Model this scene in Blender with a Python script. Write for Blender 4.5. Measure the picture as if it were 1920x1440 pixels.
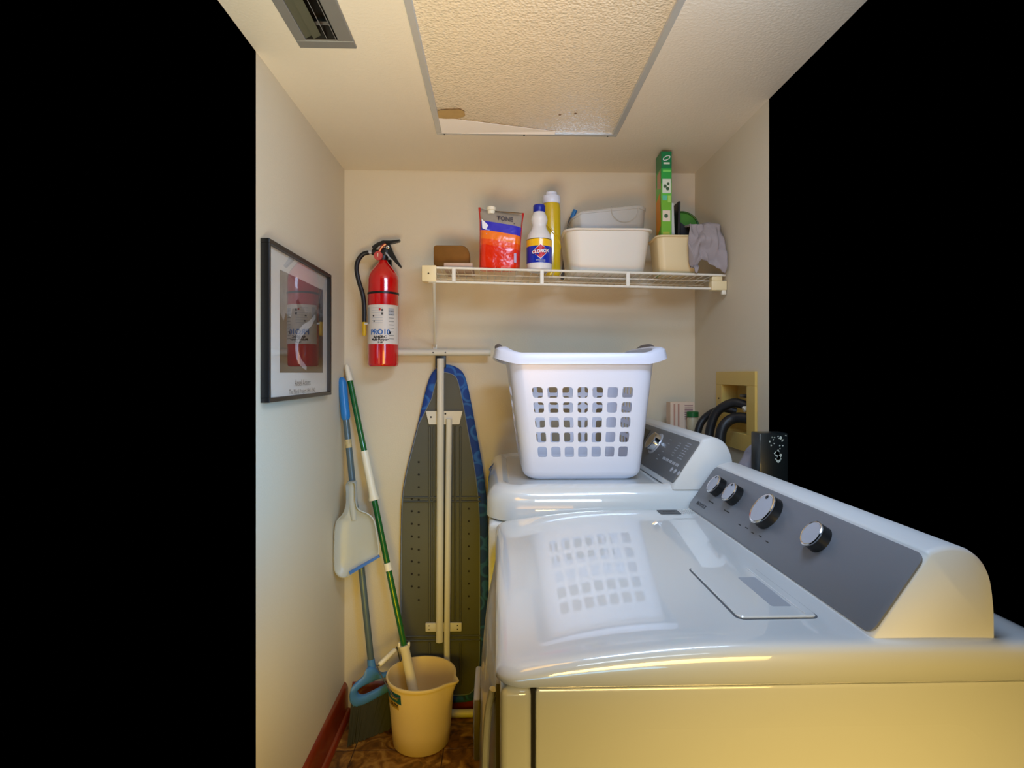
import bpy, bmesh, math, random
from mathutils import Vector, Matrix, noise
random.seed(7)
for o in list(bpy.data.objects): bpy.data.objects.remove(o)
scene = bpy.context.scene
COL = scene.collection
PI = math.pi

# ------------------------------------------------------------------ camera
F = 1075.0                       # focal length in pixels of a 1920 px wide frame
CH = 1.29                        # eye height
TH = math.atan(30/1075)          # yaw to the right
cd = bpy.data.cameras.new('camera'); cam = bpy.data.objects.new('camera', cd); COL.objects.link(cam)
cam.location = (0, 0, CH); cam.rotation_euler = (PI/2, 0, -TH)
cd.sensor_width = 36; cd.lens = 36*F/1920; cd.shift_y = -20/1920; cd.clip_start = .02
scene.camera = cam

# ------------------------------------------------------------------ world, lights, exposure
w = bpy.data.worlds.new('world'); scene.world = w; w.use_nodes = True
w.node_tree.nodes['Background'].inputs[0].default_value = (0, 0, 0, 1)
w.node_tree.nodes['Background'].inputs[1].default_value = 0
def area(name, loc, target, sx, sy, power, color, spread=180):
    l = bpy.data.lights.new(name, 'AREA'); l.shape = 'RECTANGLE'; l.size = sx; l.size_y = sy
    l.energy = power; l.color = color; l.spread = math.radians(spread)
    o = bpy.data.objects.new(name, l); COL.objects.link(o); o.location = loc
    d = Vector(target)-Vector(loc); o.rotation_euler = d.to_track_quat('-Z', 'Y').to_euler()
    return o
area('cool_overhead_fill', (.36, .80, 2.03), (-.10, 1.5, .9), .6, .2, 10.0, (.52, .70, 1))  # added overhead fill for deck and basket; the ceiling fixture stays off
area('cool_uplight_fill', (.05, .25, .85), (.06, .50, 2.06), .5, .3, 6.0, (.10, .56, 1), 140)  # added cool fill aimed up at the ceiling
area('warm_uplight_fill', (.05, .30, 1.10), (.0, 1.5, 2.06), .5, .3, 3.4, (1, .46, .06), 90)  # added warm fill that brightens ceiling and upper walls
area('warm_low_fill', (-.28, .95, .42), (-.30, 2.2, .62), .3, .3, 1.3, (1, .66, .0), 100)  # added low fill that yellows the floor and lower back wall
area('warm_front_fill', (.45, -.35, .86), (.42, .72, .66), .7, .2, 1.9, (1, .68, .20), 60)  # added fill that warms the near side of the dryer
area('warm_wall_wash', (-.1, .60, 1.50), (-.577, 1.25, .7), .3, .3, 1.2, (1, .50, .0), 110)  # added warm wash for the lower left wall
area('cool_wall_wash', (.2, .60, 1.30), (-.577, 1.5, 1.0), .2, .3, 1.7, (.24, .56, 1), 60)  # added cool wash that blues the left wall
area('cool_front_fill', (.30, .10, 1.50), (.25, 1.8, 1.05), .4, .3, .75, (.74, .88, 1), 60)  # added cool fill for the basket and washer front
area('front_uplight', (-.2, .45, 1.0), (-.3, 1.2, 2.06), .3, .3, 2.3, (.95, 1, .74), 90)  # added fill from below that lifts the ceiling
scene.view_settings.view_transform = 'Standard'; scene.view_settings.look = 'None'
scene.view_settings.gamma = 1; scene.view_settings.use_curve_mapping = False
scene.view_settings.exposure = 0.0

# ------------------------------------------------------------------ helpers
def at(u, v, Y):
    """world point seen at pixel (u, v) on the plane y = Y"""
    xc = (u-960)/F; yc = (v-700)/F
    dx = math.sin(TH)+xc*math.cos(TH); dy = math.cos(TH)-xc*math.sin(TH)
    t = Y/dy
    return Vector((t*dx, Y, CH-t*yc))

def srgb(r, g, b):
    f = lambda c: (c/255/12.92) if c/255 <= .04045 else ((c/255+.055)/1.055)**2.4
    return (f(r), f(g), f(b), 1)

def mat(name, col, rough=.5, metal=0, coat=0, bump=0, bscale=60, var=0, vscale=8, spec=.5, trans=0, alpha=1, sss=0):
    m = bpy.data.materials.new(name); m.use_nodes = True; nt = m.node_tree
    p = nt.nodes['Principled BSDF']
    p.inputs['Base Color'].default_value = col; p.inputs['Roughness'].default_value = rough
    p.inputs['Metallic'].default_value = metal; p.inputs['Coat Weight'].default_value = coat
    p.inputs['Coat Roughness'].default_value = .04; p.inputs['Specular IOR Level'].default_value = spec
    p.inputs['Transmission Weight'].default_value = trans; p.inputs['Alpha'].default_value = alpha
    if sss: p.inputs['Subsurface Weight'].default_value = sss; p.inputs['Subsurface Scale'].default_value = .02
    tc = nt.nodes.new('ShaderNodeTexCoord')
    if var:
        n = nt.nodes.new('ShaderNodeTexNoise'); n.inputs['Scale'].default_value = vscale; n.inputs['Detail'].default_value = 5
        nt.links.new(tc.outputs['Object'], n.inputs['Vector'])
        mx = nt.nodes.new('ShaderNodeMix'); mx.data_type = 'RGBA'
        mx.inputs['A'].default_value = [c*(1-var) for c in col[:3]]+[1]
        mx.inputs['B'].default_value = [min(1, c*(1+var)) for c in col[:3]]+[1]
        nt.links.new(n.outputs['Fac'], mx.inputs['Factor']); nt.links.new(mx.outputs['Result'], p.inputs['Base Color'])
    if bump:
        n = nt.nodes.new('ShaderNodeTexNoise'); n.inputs['Scale'].default_value = bscale; n.inputs['Detail'].default_value = 3
        nt.links.new(tc.outputs['Object'], n.inputs['Vector'])
        b = nt.nodes.new('ShaderNodeBump'); b.inputs['Strength'].default_value = bump; b.inputs['Distance'].default_value = .002
        nt.links.new(n.outputs['Fac'], b.inputs['Height']); nt.links.new(b.outputs['Normal'], p.inputs['Normal'])
    return m

def bands(name, stops, axis='Z', size=1, tilt=0, rough=.4, coat=0, bump=0, wob=0):
    """flat printed bands along one object axis (constant colour ramp)"""
    m = bpy.data.materials.new(name); m.use_nodes = True; nt = m.node_tree
    p = nt.nodes['Principled BSDF']; p.inputs['Roughness'].default_value = rough; p.inputs['Coat Weight'].default_value = coat
    tc = nt.nodes.new('ShaderNodeTexCoord'); s = nt.nodes.new('ShaderNodeSeparateXYZ'); nt.links.new(tc.outputs['Object'], s.inputs[0])
    ma = nt.nodes.new('ShaderNodeMath'); ma.operation = 'MULTIPLY_ADD'
    nt.links.new(s.outputs['X'], ma.inputs[0]); ma.inputs[1].default_value = tilt; nt.links.new(s.outputs[axis], ma.inputs[2])
    last = ma.outputs[0]
    if wob:
        n = nt.nodes.new('ShaderNodeTexNoise'); n.inputs['Scale'].default_value = 25; nt.links.new(tc.outputs['Object'], n.inputs['Vector'])
        w2 = nt.nodes.new('ShaderNodeMath'); w2.operation = 'MULTIPLY_ADD'; nt.links.new(n.outputs['Fac'], w2.inputs[0]); w2.inputs[1].default_value = wob
        nt.links.new(last, w2.inputs[2]); last = w2.outputs[0]
    dv = nt.nodes.new('ShaderNodeMath'); dv.operation = 'DIVIDE'; dv.inputs[1].default_value = size; nt.links.new(last, dv.inputs[0])
    r = nt.nodes.new('ShaderNodeValToRGB'); r.color_ramp.interpolation = 'CONSTANT'
    el = r.color_ramp.elements
    el[0].position = stops[0][0]; el[0].color = stops[0][1]; el[1].position = stops[1][0]; el[1].color = stops[1][1]
    for pos, c in stops[2:]: e = el.new(pos); e.color = c
    nt.links.new(dv.outputs[0], r.inputs[0]); nt.links.new(r.outputs[0], p.inputs['Base Color'])
    if bump:
        n = nt.nodes.new('ShaderNodeTexNoise'); n.inputs['Scale'].default_value = 30; nt.links.new(tc.outputs['Object'], n.inputs['Vector'])
        b = nt.nodes.new('ShaderNodeBump'); b.inputs['Strength'].default_value = bump; b.inputs['Distance'].default_value = .01
        nt.links.new(n.outputs['Fac'], b.inputs['Height']); nt.links.new(b.outputs['Normal'], p.inputs['Normal'])
    return m

def base_of(parent):
    while parent is not None:
        if parent.parent is None: return Vector(parent.location)
        parent = parent.parent
    return Vector((0, 0, 0))

def obj(name, bm, m, parent=None, origin=None, smooth=35, label=None):
    """link a bmesh given in world coordinates as one mesh object"""
    off = base_of(parent) if parent is not None else Vector(origin or (0, 0, 0))
    bmesh.ops.recalc_face_normals(bm, faces=bm.faces)
    bmesh.ops.translate(bm, verts=bm.verts, vec=-off)
    me = bpy.data.meshes.new(name); bm.to_mesh(me); bm.free()
    if smooth:
        me.polygons.foreach_set('use_smooth', [True]*len(me.polygons)); me.set_sharp_from_angle(angle=math.radians(smooth))
    me.materials.append(m)
    o = bpy.data.objects.new(name, me); COL.objects.link(o)
    if parent is not None: o.parent = parent
    else: o.location = off
    if label: o['label'] = label
    return o
def tag(o, label, cat, group=None):
    o['label'] = label; o['category'] = cat
    if group: o['group'] = group
    return o
def thing(name, label, cat, loc):
    o = bpy.data.objects.new(name, None); o.empty_display_size = .05; COL.objects.link(o); o.location = loc
    return tag(o, label, cat)
def struct(name, bm, m, parent=None, smooth=35):
    o = obj(name, bm, m, parent, smooth=smooth); o['kind'] = 'structure'; return o

def new(): return bmesh.new()
def join(dst, src):
    me = bpy.data.meshes.new('tmp'); src.to_mesh(me); src.free(); dst.from_mesh(me); bpy.data.meshes.remove(me); return dst
def box(x0, x1, y0, y1, z0, z1, bev=0, seg=2, bm=None, rot=None):
    b = bmesh.new(); bmesh.ops.create_cube(b, size=1)
    c = Vector(((x0+x1)/2, (y0+y1)/2, (z0+z1)/2))
    for v in b.verts: v.co = Vector((v.co.x*(x1-x0), v.co.y*(y1-y0), v.co.z*(z1-z0)))
    if bev: bmesh.ops.bevel(b, geom=b.edges[:], offset=bev, segments=seg, profile=.5, affect='EDGES')
    if rot is not None: bmesh.ops.rotate(b, verts=b.verts, cent=(0, 0, 0), matrix=rot)
    bmesh.ops.translate(b, verts=b.verts, vec=c)
    return join(bm, b) if bm else b
def catmull(pts, n=8):
    pts = [Vector(p) for p in pts]; P = [pts[0]*2-pts[1]]+pts+[pts[-1]*2-pts[-2]]; out = []
    for i in range(1, len(P)-2):
        for k in range(n):
            t = k/n; a, b, c, d = P[i-1:i+3]
            out.append(.5*((2*b)+(c-a)*t+(2*a-5*b+4*c-d)*t*t+(3*b-a-3*c+d)*t**3))
    out.append(pts[-1]); return out
def tube(pts, r, seg=10, bm=None, closed=False):
    """r: number or list of radii"""
    b = bm or bmesh.new(); pts = [Vector(p) for p in pts]; n = len(pts)
    rs = r if isinstance(r, (list, tuple)) else [r]*n
    rings = []; nrm = None
    for i, p in enumerate(pts):
        if closed: d = (pts[(i+1) % n]-pts[i-1]).normalized()
        else: d = (pts[min(i+1, n-1)]-pts[max(i-1, 0)]).normalized()
        if nrm is None:
            nrm = d.orthogonal().normalized()
        nrm = (nrm-d*nrm.dot(d)).normalized(); bn = d.cross(nrm)
        rings.append([b.verts.new(p+(nrm*math.cos(2*PI*k/seg)+bn*math.sin(2*PI*k/seg))*rs[i]) for k in range(seg)])
    m = n if closed else n-1
    for i in range(m):
        A, B = rings[i], rings[(i+1) % n]
        for k in range(seg): b.faces.new((A[k], A[(k+1) % seg], B[(k+1) % seg], B[k]))
    if not closed: b.faces.new(rings[0][::-1]); b.faces.new(rings[-1])
    return b
def loft(rings, cap0=True, cap1=True, bm=None, closed=True):
    b = bm or bmesh.new(); V = [[b.verts.new(p) for p in r] for r in rings]; n = len(V[0])
    for A, B in zip(V, V[1:]):
        for k in range(n if closed else n-1): b.faces.new((A[k], A[(k+1) % n], B[(k+1) % n], B[k]))
    if cap0: b.faces.new(V[0][::-1])
    if cap1: b.faces.new(V[-1])
    return b
def lathe(prof, c, seg=32, bm=None, M=None, cap0=True, cap1=True, sx=1, sy=1):
    """prof: list of (radius, height); M: 4x4 to orient, default upright at c"""
    rings = []
    for r, h in prof:
        ring = []
        for k in range(seg):
            p = Vector((sx*max(r, 1e-5)*math.cos(2*PI*k/seg), sy*max(r, 1e-5)*math.sin(2*PI*k/seg), h))
            ring.append((M @ p) if M else (p+Vector(c)))
        rings.append(ring)
    return loft(rings, cap0, cap1, bm)
def axis_mat(c, d, up=(0, 0, 1)):
    """matrix whose local z points along d"""
    q = Vector(d).to_track_quat('Z', 'Y'); return Matrix.Translation(c) @ q.to_matrix().to_4x4()
def rrect(x0, x1, y0, y1, r, z, n=6, m=0):
    out = []
    for cx, cy, a in ((x1-r, y1-r, 0), (x0+r, y1-r, PI/2), (x0+r, y0+r, PI), (x1-r, y0+r, 3*PI/2)):
        for k in range(n+1):
            t = a+PI/2*k/n; out.append(Vector((cx+r*math.cos(t), cy+r*math.sin(t), z)))
    if m:      # extra points along the straight sides
        full = []; N_ = len(out)
        for i in range(N_):
            full.append(out[i])
            if i % (n+1) == n:
                for k in range(1, m): full.append(out[i].lerp(out[(i+1) % N_], k/m))
        out = full
    return out
def extrude_profile(prof, fn0, fn1, bm=None):
    """prof 2D points; fn0/fn1 map a point to the two end positions"""
    return loft([[fn0(p) for p in prof], [fn1(p) for p in prof]], bm=bm)
def solid(o, t, off=0, split=40):
    m = o.modifiers.new('solid', 'SOLIDIFY'); m.thickness = t; m.offset = off
    if split: e = o.modifiers.new('edges', 'EDGE_SPLIT'); e.split_angle = math.radians(split)
    return o
def text(body, size, m, parent, mapfn, name='lettering', align='CENTER', sx=1, ext=0, bold=0, label=None):
    """lettering as mesh; mapfn maps flat (x, y) to a world point"""
    cu = bpy.data.curves.new('t', 'FONT'); cu.body = body; cu.size = size; cu.align_x = align; cu.align_y = 'CENTER'
    cu.resolution_u = 3; cu.offset = bold
    t = bpy.data.objects.new('t', cu); COL.objects.link(t)
    bpy.context.view_layer.update()
    dg = bpy.context.evaluated_depsgraph_get(); me = bpy.data.meshes.new_from_object(t.evaluated_get(dg))
    bm = bmesh.new(); bm.from_mesh(me); bpy.data.objects.remove(t); bpy.data.curves.remove(cu); bpy.data.meshes.remove(me)
    bmesh.ops.triangulate(bm, faces=bm.faces[:])
    for v in bm.verts: v.co = mapfn(v.co.x*sx, v.co.y)
    o = obj(name, bm, m, parent, smooth=0)
    if label: o['label'] = label
    return o
def flat_map(o, ux, uy, n=(0, 0, 0), off=0):
    o = Vector(o); ux = Vector(ux).normalized(); uy = Vector(uy).normalized(); n = Vector(n)
    return lambda x, y: o+ux*x+uy*y+n*off

# ------------------------------------------------------------------ materials
M = {}
M['wall'] = mat('wall_paint', srgb(214, 202, 176), .6, bump=.25, bscale=180, var=.02, vscale=3)
M['wall_left'] = M['wall']
M['ceil'] = mat('ceiling_paint', srgb(228, 216, 194), .55, bump=.5, bscale=140, var=.02, vscale=3)
M['white'] = mat('white_enamel', srgb(224, 226, 224), .3, coat=1)
M['white'].node_tree.nodes['Principled BSDF'].inputs['Coat IOR'].default_value = 1.75
M['white'].node_tree.nodes['Principled BSDF'].inputs['Coat Roughness'].default_value = .02
M['console'] = mat('console_plastic', srgb(224, 224, 222), .42)
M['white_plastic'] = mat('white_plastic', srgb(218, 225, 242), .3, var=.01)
M['steel_white'] = mat('white_powder_coat', srgb(214, 210, 196), .35)
M['wire'] = mat('shelf_vinyl', srgb(232, 226, 208), .35)
M['cream'] = mat('cream_plastic', srgb(235, 215, 165), .4)
M['black'] = mat('black_plastic', srgb(22, 22, 22), .35)
M['hose'] = mat('black_rubber', srgb(24, 24, 27), .45, bump=.3, bscale=90)
M['gap'] = mat('dark_gap', srgb(18, 14, 8), .8)
M['red'] = mat('red_enamel', srgb(205, 6, 10), .2, coat=1)
M['panel'] = mat('grey_console_panel', srgb(118, 120, 126), .4, var=.02)
M['chrome'] = mat('chrome', srgb(225, 225, 225), .12, 1)
M['silver'] = mat('silver_plastic', srgb(190, 192, 198), .35, .3)
M['alu'] = mat('vent_metal', srgb(140, 138, 132), .45, .4, var=.06, vscale=20)
M['duct'] = mat('duct_dark', srgb(30, 29, 24), .9)
M['duct_black'] = mat('duct_black', srgb(8, 8, 7), .9)
M['fixture'] = mat('fixture_frame', srgb(205, 205, 200), .25, .5)
M['wood_red'] = mat('red_stained_wood', srgb(128, 44, 16), .3, coat=.4, var=.35, vscale=14, bump=.2)
M['blue_plastic'] = mat('blue_plastic', srgb(36, 120, 190), .35)
M['blue_soft'] = mat('blue_broom_head', srgb(70, 128, 190), .4)
M['green'] = mat('green_pole', srgb(8, 92, 34), .25, coat=.5)
M['greypole'] = mat('grey_pole', srgb(88, 104, 108), .35, .2)
M['bristle'] = mat('broom_bristles', srgb(48, 50, 42), .7)
M['bucket'] = mat('bucket_plastic', srgb(232, 208, 155), .4)
M['grip_white'] = mat('ivory_plastic', srgb(232, 224, 200), .4)
M['clear'] = mat('translucent_plastic', srgb(196, 190, 176), .3, alpha=.5)
M['cloudy'] = mat('cloudy_plastic', srgb(196, 198, 190), .35, alpha=.72)
M['tub'] = mat('white_tub_plastic', srgb(232, 222, 206), .4, sss=.1)
M['label_white'] = mat('label_paper', srgb(222, 216, 208), .4, var=.04, vscale=60)
M['ink'] = mat('black_ink', srgb(18, 18, 18), .5)
M['ink_grey'] = mat('grey_ink', srgb(70, 70, 72), .5)
M['ink_pale'] = mat('pale_ink', srgb(178, 182, 190), .5)
M['ink_blue'] = mat('blue_ink', srgb(20, 100, 180), .4)
M['ink_white'] = mat('white_ink', srgb(240, 240, 240), .4)
M['ink_red'] = mat('red_ink', srgb(200, 20, 30), .4)
M['yellow_tip'] = mat('yellow_nozzle', srgb(208, 168, 30), .4)
# ------------------------------------------------------------------ the setting
XL, XR, YB, ZC = -.577, .770, 2.2, 2.064
YL, YR, Y0 = 1.395, 1.597, .62          # where the photographed part of each wall, and of floor and ceiling, ends
def quad(pts, bm=None):
    b = bm or bmesh.new(); b.faces.new([b.verts.new(p) for p in pts]); return b
wall_left = struct('wall_left', quad([(XL, YL, 0), (XL, YB, 0), (XL, YB, ZC), (XL, YL, ZC)]), M['wall'])
wall_back = struct('wall_back', quad([(XL, YB, 0), (XR, YB, 0), (XR, YB, ZC), (XL, YB, ZC)]), M['wall'])
# right wall with the hole of the outlet box
OY0, OY1, OZ0, OZ1 = 1.725, 1.917, 1.103, 1.252
b = bmesh.new()
for a in (((YR, 0), (YB, 0), (YB, OZ0), (YR, OZ0)), ((YR, OZ1), (YB, OZ1), (YB, ZC), (YR, ZC)),
          ((YR, OZ0), (OY0, OZ0), (OY0, OZ1), (YR, OZ1)), ((OY1, OZ0), (YB, OZ0), (YB, OZ1), (OY1, OZ1))):
    quad([(XR, y, z) for y, z in a], b)
bmesh.ops.remove_doubles(b, verts=b.verts, dist=1e-5)
wall_right = struct('wall_right', b, M['wall'])
# ceiling with the duct hole and light recess left closed by the things themselves
VX0, VX1, VY0, VY1 = -.440, -.362, 1.03, 1.338     # hole in the ceiling under the vent
b = bmesh.new(); CY = Y0+.3
for a in (((XL, CY), (XR, CY), (XR, VY0), (XL, VY0)), ((XL, VY1), (XR, VY1), (XR, YB), (XL, YB)),
          ((XL, VY0), (VX0, VY0), (VX0, VY1), (XL, VY1)), ((VX1, VY0), (XR, VY0), (XR, VY1), (VX1, VY1))):
    quad([(x, y, ZC) for x, y in a], b)
bmesh.ops.remove_doubles(b, verts=b.verts, dist=1e-5)
ceiling = struct('ceiling', b, M['ceil'])
# duct above the vent
b = bmesh.new()
d = .12
for P0, P1 in (((VX0, VY0), (VX1, VY0)), ((VX1, VY0), (VX1, VY1)), ((VX1, VY1), (VX0, VY1)), ((VX0, VY1), (VX0, VY0))):
    quad([(P0[0], P0[1], ZC), (P1[0], P1[1], ZC), (P1[0], P1[1], ZC+d), (P0[0], P0[1], ZC+d)], b)
quad([(VX0, VY0, ZC+d), (VX1, VY0, ZC+d), (VX1, VY1, ZC+d), (VX0, VY1, ZC+d)], b)
duct = obj('duct_shaft', b, M['duct'], ceiling, smooth=0)

# floor: stone-look vinyl tiles with grout joints
grout = mat('grout', srgb(70, 44, 16), .8)
floor = struct('floor', box(XL, XR, Y0, YB, -.02, -.0015), grout)
def tile_mat():
    m = bpy.data.materials.new('mottled_tile'); m.use_nodes = True; nt = m.node_tree; p = nt.nodes['Principled BSDF']
    tc = nt.nodes.new('ShaderNodeTexCoord'); g = nt.nodes.new('ShaderNodeNewGeometry')
    n = nt.nodes.new('ShaderNodeTexNoise'); n.inputs['Scale'].default_value = 16; n.inputs['Detail'].default_value = 8; n.inputs['Distortion'].default_value = 1.5
    nt.links.new(g.outputs['Position'], n.inputs['Vector'])
    r = nt.nodes.new('ShaderNodeValToRGB'); e = r.color_ramp.elements
    e[0].position = .33; e[0].color = srgb(66, 38, 12); e[1].position = .7; e[1].color = srgb(186, 140, 66)
    x = e.new(.5); x.color = srgb(128, 84, 30)
    nt.links.new(n.outputs['Fac'], r.inputs[0]); nt.links.new(r.outputs[0], p.inputs['Base Color'])
    p.inputs['Roughness'].default_value = .35
    bp = nt.nodes.new('ShaderNodeBump'); bp.inputs['Strength'].default_value = .3; bp.inputs['Distance'].default_value = .003
    nt.links.new(n.outputs['Fac'], bp.inputs['Height']); nt.links.new(bp.outputs['Normal'], p.inputs['Normal'])
    return m
tm = tile_mat(); T = .305; G = .0035
xs = [XL]+[x for x in (-.485+T*i for i in range(6)) if XL < x < XR]+[XR]
ys = [Y0]+[y for y in (.45+T*i for i in range(8)) if Y0 < y < YB]+[YB]
for x0, x1 in zip(xs, xs[1:]):
    for y0, y1 in zip(ys, ys[1:]):
        if y1-y0 < .02 or x1-x0 < .02: continue
        o = obj('tile', box(x0+G/2, x1-G/2, y0+G/2, y1-G/2, -.0015, 0, .0006, 1), tm, floor)

# red stained baseboards with a quarter-round shoe
def baseboard(name, fn, L0, L1, k=1, shoe=True):
    prof = [(0, 0), (.014, 0), (.014, .092), (.011, .104), (.006, .112), (0, .116)]
    prof = [(a*k, b_) for a, b_ in prof]
    bb = struct(name, extrude_profile(prof, lambda p: fn(p[0], L0, p[1]), lambda p: fn(p[0], L1, p[1])), M['wood_red'])
    if not shoe: return bb
    q = [(.014, 0)]+[(.014+.016*math.cos(a*PI/16), .018*math.sin(a*PI/16)) for a in range(9)]
    obj('shoe_molding', extrude_profile(q, lambda p: fn(p[0], L0, p[1]), lambda p: fn(p[0], L1, p[1])), M['wood_red'], bb)
    return bb
baseboard('baseboard_left', lambda d, l, z: Vector((XL+.0005+d, l, z+.0005)), YL, YB-.001)
baseboard('baseboard_back', lambda d, l, z: Vector((l, YB-.0005-d, z+.0005)), XL+.031, XR, .7, False)

# ------------------------------------------------------------------ ceiling vent
t = thing('ceiling_vent', 'grey metal air vent with long slats set in the ceiling', 'vent', (-.3955, 1.19, ZC))
def frame_bm(x0, x1, y0, y1, ix0, ix1, iy0, iy1, z0, z1, bv=.0015):
    b = bmesh.new()
    box(x0, x1, y0, iy0, z0, z1, bv, 1, b); box(x0, x1, iy1, y1, z0, z1, bv, 1, b)
    box(x0, ix0, iy0, iy1, z0, z1, bv, 1, b); box(ix1, x1, iy0, iy1, z0, z1, bv, 1, b); return b
obj('frame', frame_bm(-.462, -.329, 1.005, 1.366, -.438, -.364, 1.032, 1.336, ZC-.007, ZC-.0002), M['alu'], t)
for i, x in enumerate((-.432, -.412, -.392, -.372)):
    R = Matrix.Rotation(math.radians(-28 if i < 2 else 62), 3, 'Y')
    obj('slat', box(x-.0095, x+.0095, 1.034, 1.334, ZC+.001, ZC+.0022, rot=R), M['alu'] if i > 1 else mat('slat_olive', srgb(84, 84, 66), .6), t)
obj('damper_plate', box(VX0+.002, VX1-.002, VY0+.004, VY1-.004, ZC+.095, ZC+.1), M['duct_black'], t)
for y in (1.31, 1.06):
    obj('cross_bar', box(-.437, -.365, y-.0015, y+.0015, ZC+.016, ZC+.022), M['alu'], t)

# ------------------------------------------------------------------ ceiling light fixture
LX0, LX1, LY0, LY1 = -.190, .390, .95, 1.845
t = thing('ceiling_light', 'large rectangular ceiling light with pebbled plastic diffuser and metal frame, switched off', 'ceiling light', (.1, 1.4, ZC))
fw = .018
obj('frame', frame_bm(LX0, LX1, LY0, LY1, LX0+fw, LX1-fw, LY0+fw, LY1-fw, ZC-.010, ZC-.0002, .002), M['fixture'], t)
m = bpy.data.materials.new('pebbled_diffuser'); m.use_nodes = True; nt = m.node_tree; p = nt.nodes['Principled BSDF']
p.inputs['Base Color'].default_value = srgb(226, 208, 176); p.inputs['Roughness'].default_value = .16; p.inputs['Specular IOR Level'].default_value = .7
tc = nt.nodes.new('ShaderNodeTexCoord'); vo = nt.nodes.new('ShaderNodeTexVoronoi'); vo.inputs['Scale'].default_value = 150
nz = nt.nodes.new('ShaderNodeTexNoise'); nz.inputs['Scale'].default_value = 110; nz.inputs['Detail'].default_value = 2
nt.links.new(tc.outputs['Object'], vo.inputs['Vector']); nt.links.new(tc.outputs['Object'], nz.inputs['Vector'])
ad = nt.nodes.new('ShaderNodeMath'); nt.links.new(vo.outputs['Distance'], ad.inputs[0]); nt.links.new(nz.outputs['Fac'], ad.inputs[1])
bp = nt.nodes.new('ShaderNodeBump'); bp.inputs['Strength'].default_value = .9; bp.inputs['Distance'].default_value = .0022
nt.links.new(ad.outputs[0], bp.inputs['Height']); nt.links.new(bp.outputs['Normal'], p.inputs['Normal'])
# panel sags a little from its far edge (the pale strip along the frame is its turned-down edge)
b = bmesh.new(); n = 24
gx = [LX0+fw*.6+(LX1-LX0-1.2*fw)*i/n for i in range(n+1)]; gy = [LY0+fw*.6+(LY1-LY0-1.2*fw)*i/n for i in range(n+1)]
V = [[b.verts.new((x, y, ZC-.003-.002*math.sin(PI*i/n)*math.sin(PI*j/n))) for i, x in enumerate(gx)] for j, y in enumerate(gy)]
for j in range(n):
    for i in range(n): b.faces.new((V[j][i], V[j][i+1], V[j+1][i+1], V[j+1][i]))
dif = obj('diffuser', b, m, t)
obj('return_edge', extrude_profile([(0, 0), (.105, .0045), (.105, .0055), (0, .005)],
    lambda q: Vector((LX0+fw, LY1-fw-q[0], ZC-.0115+q[1])), lambda q: Vector((LX0+fw+.36, LY1-fw-q[0]*.12, ZC-.0115+q[1]))),
    mat('pale_strip', srgb(250, 242, 230), .4), t, label='pale turned edge of the diffuser at the far end')
# brown heat stain: a thin irregular blotch on the diffuser
c = Vector((-.134, 1.700, ZC-.0078)); b = bmesh.new(); ring = []
for k in range(28):
    a = 2*PI*k/28; r = 1+.18*noise.noise(Vector((math.cos(a)*2, math.sin(a)*2, 3)))
    ca, sa = math.cos(a), math.sin(a)
    ring.append(b.verts.new(c+Vector((.041*r*math.copysign(abs(ca)**.6, ca), .030*r*math.copysign(abs(sa)**.6, sa)-.006*ca, 0))))
b.faces.new(ring); obj('stain', b, mat('brown_stain', srgb(186, 152, 92), .5, var=.12, vscale=60), t, smooth=0, label='brown scorch mark')
for x in (-.165, .09, .36):
    obj('screw', lathe([(.0025, 0), (.0025, .0015), (.001, .002)], (0, 0, 0), 8, M=axis_mat((x, LY1-.006, ZC-.010), (0, 0, -1))), M['black'], t)
for x, y in ((.19, 1.70), (.235, 1.69)):
    obj('speck', lathe([(.0045, 0), (.003, .001)], (0, 0, 0), 8, M=axis_mat((x, y, ZC-.0055), (0, 0, -1))), mat('insect_brown', srgb(120, 92, 60), .6), t)

# ------------------------------------------------------------------ framed picture on the left wall
PY0, PY1, PZ0, PZ1 = 1.420, 1.952, 1.218, 1.622
t = thing('framed_picture', 'black-framed monochrome landscape print with white mat on left wall', 'picture', (XL, (PY0+PY1)/2, PZ0))
b = bmesh.new(); fw = .011; x0, x1 = XL+.0005, XL+.022
box(x0, x1, PY0, PY1, PZ0, PZ0+fw, .001, 1, b); box(x0, x1, PY0, PY1, PZ1-fw, PZ1, .001, 1, b)
box(x0, x1, PY0, PY0+fw, PZ0+fw, PZ1-fw, .001, 1, b); box(x0, x1, PY1-fw, PY1, PZ0+fw, PZ1-fw, .001, 1, b)
obj('frame', b, M['black'], t)
obj('mat_board', box(XL+.001, XL+.010, PY0+fw, PY1-fw, PZ0+fw, PZ1-fw), mat('mat_board', srgb(214, 210, 200), .6), t)
iy0, iy1 = 1.520, 1.892
iz0, iz1 = 1.292, 1.562
m = bpy.data.materials.new('monochrome_print'); m.use_nodes = True; nt = m.node_tree; p = nt.nodes['Principled BSDF']; p.inputs['Roughness'].default_value = .5
tc = nt.nodes.new('ShaderNodeTexCoord'); mp = nt.nodes.new('ShaderNodeMapping'); nt.links.new(tc.outputs['Generated'], mp.inputs[0])
s = nt.nodes.new('ShaderNodeSeparateXYZ'); nt.links.new(mp.outputs[0], s.inputs[0])
nz = nt.nodes.new('ShaderNodeTexNoise'); nz.inputs['Scale'].default_value = 4; nz.inputs['Detail'].default_value = 9; nz.inputs['Distortion'].default_value = .6
nt.links.new(mp.outputs[0], nz.inputs['Vector'])
a1 = nt.nodes.new('ShaderNodeMath'); a1.operation = 'MULTIPLY_ADD'; nt.links.new(nz.outputs['Fac'], a1.inputs[0]); a1.inputs[1].default_value = .55; nt.links.new(s.outputs['Z'], a1.inputs[2])
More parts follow.
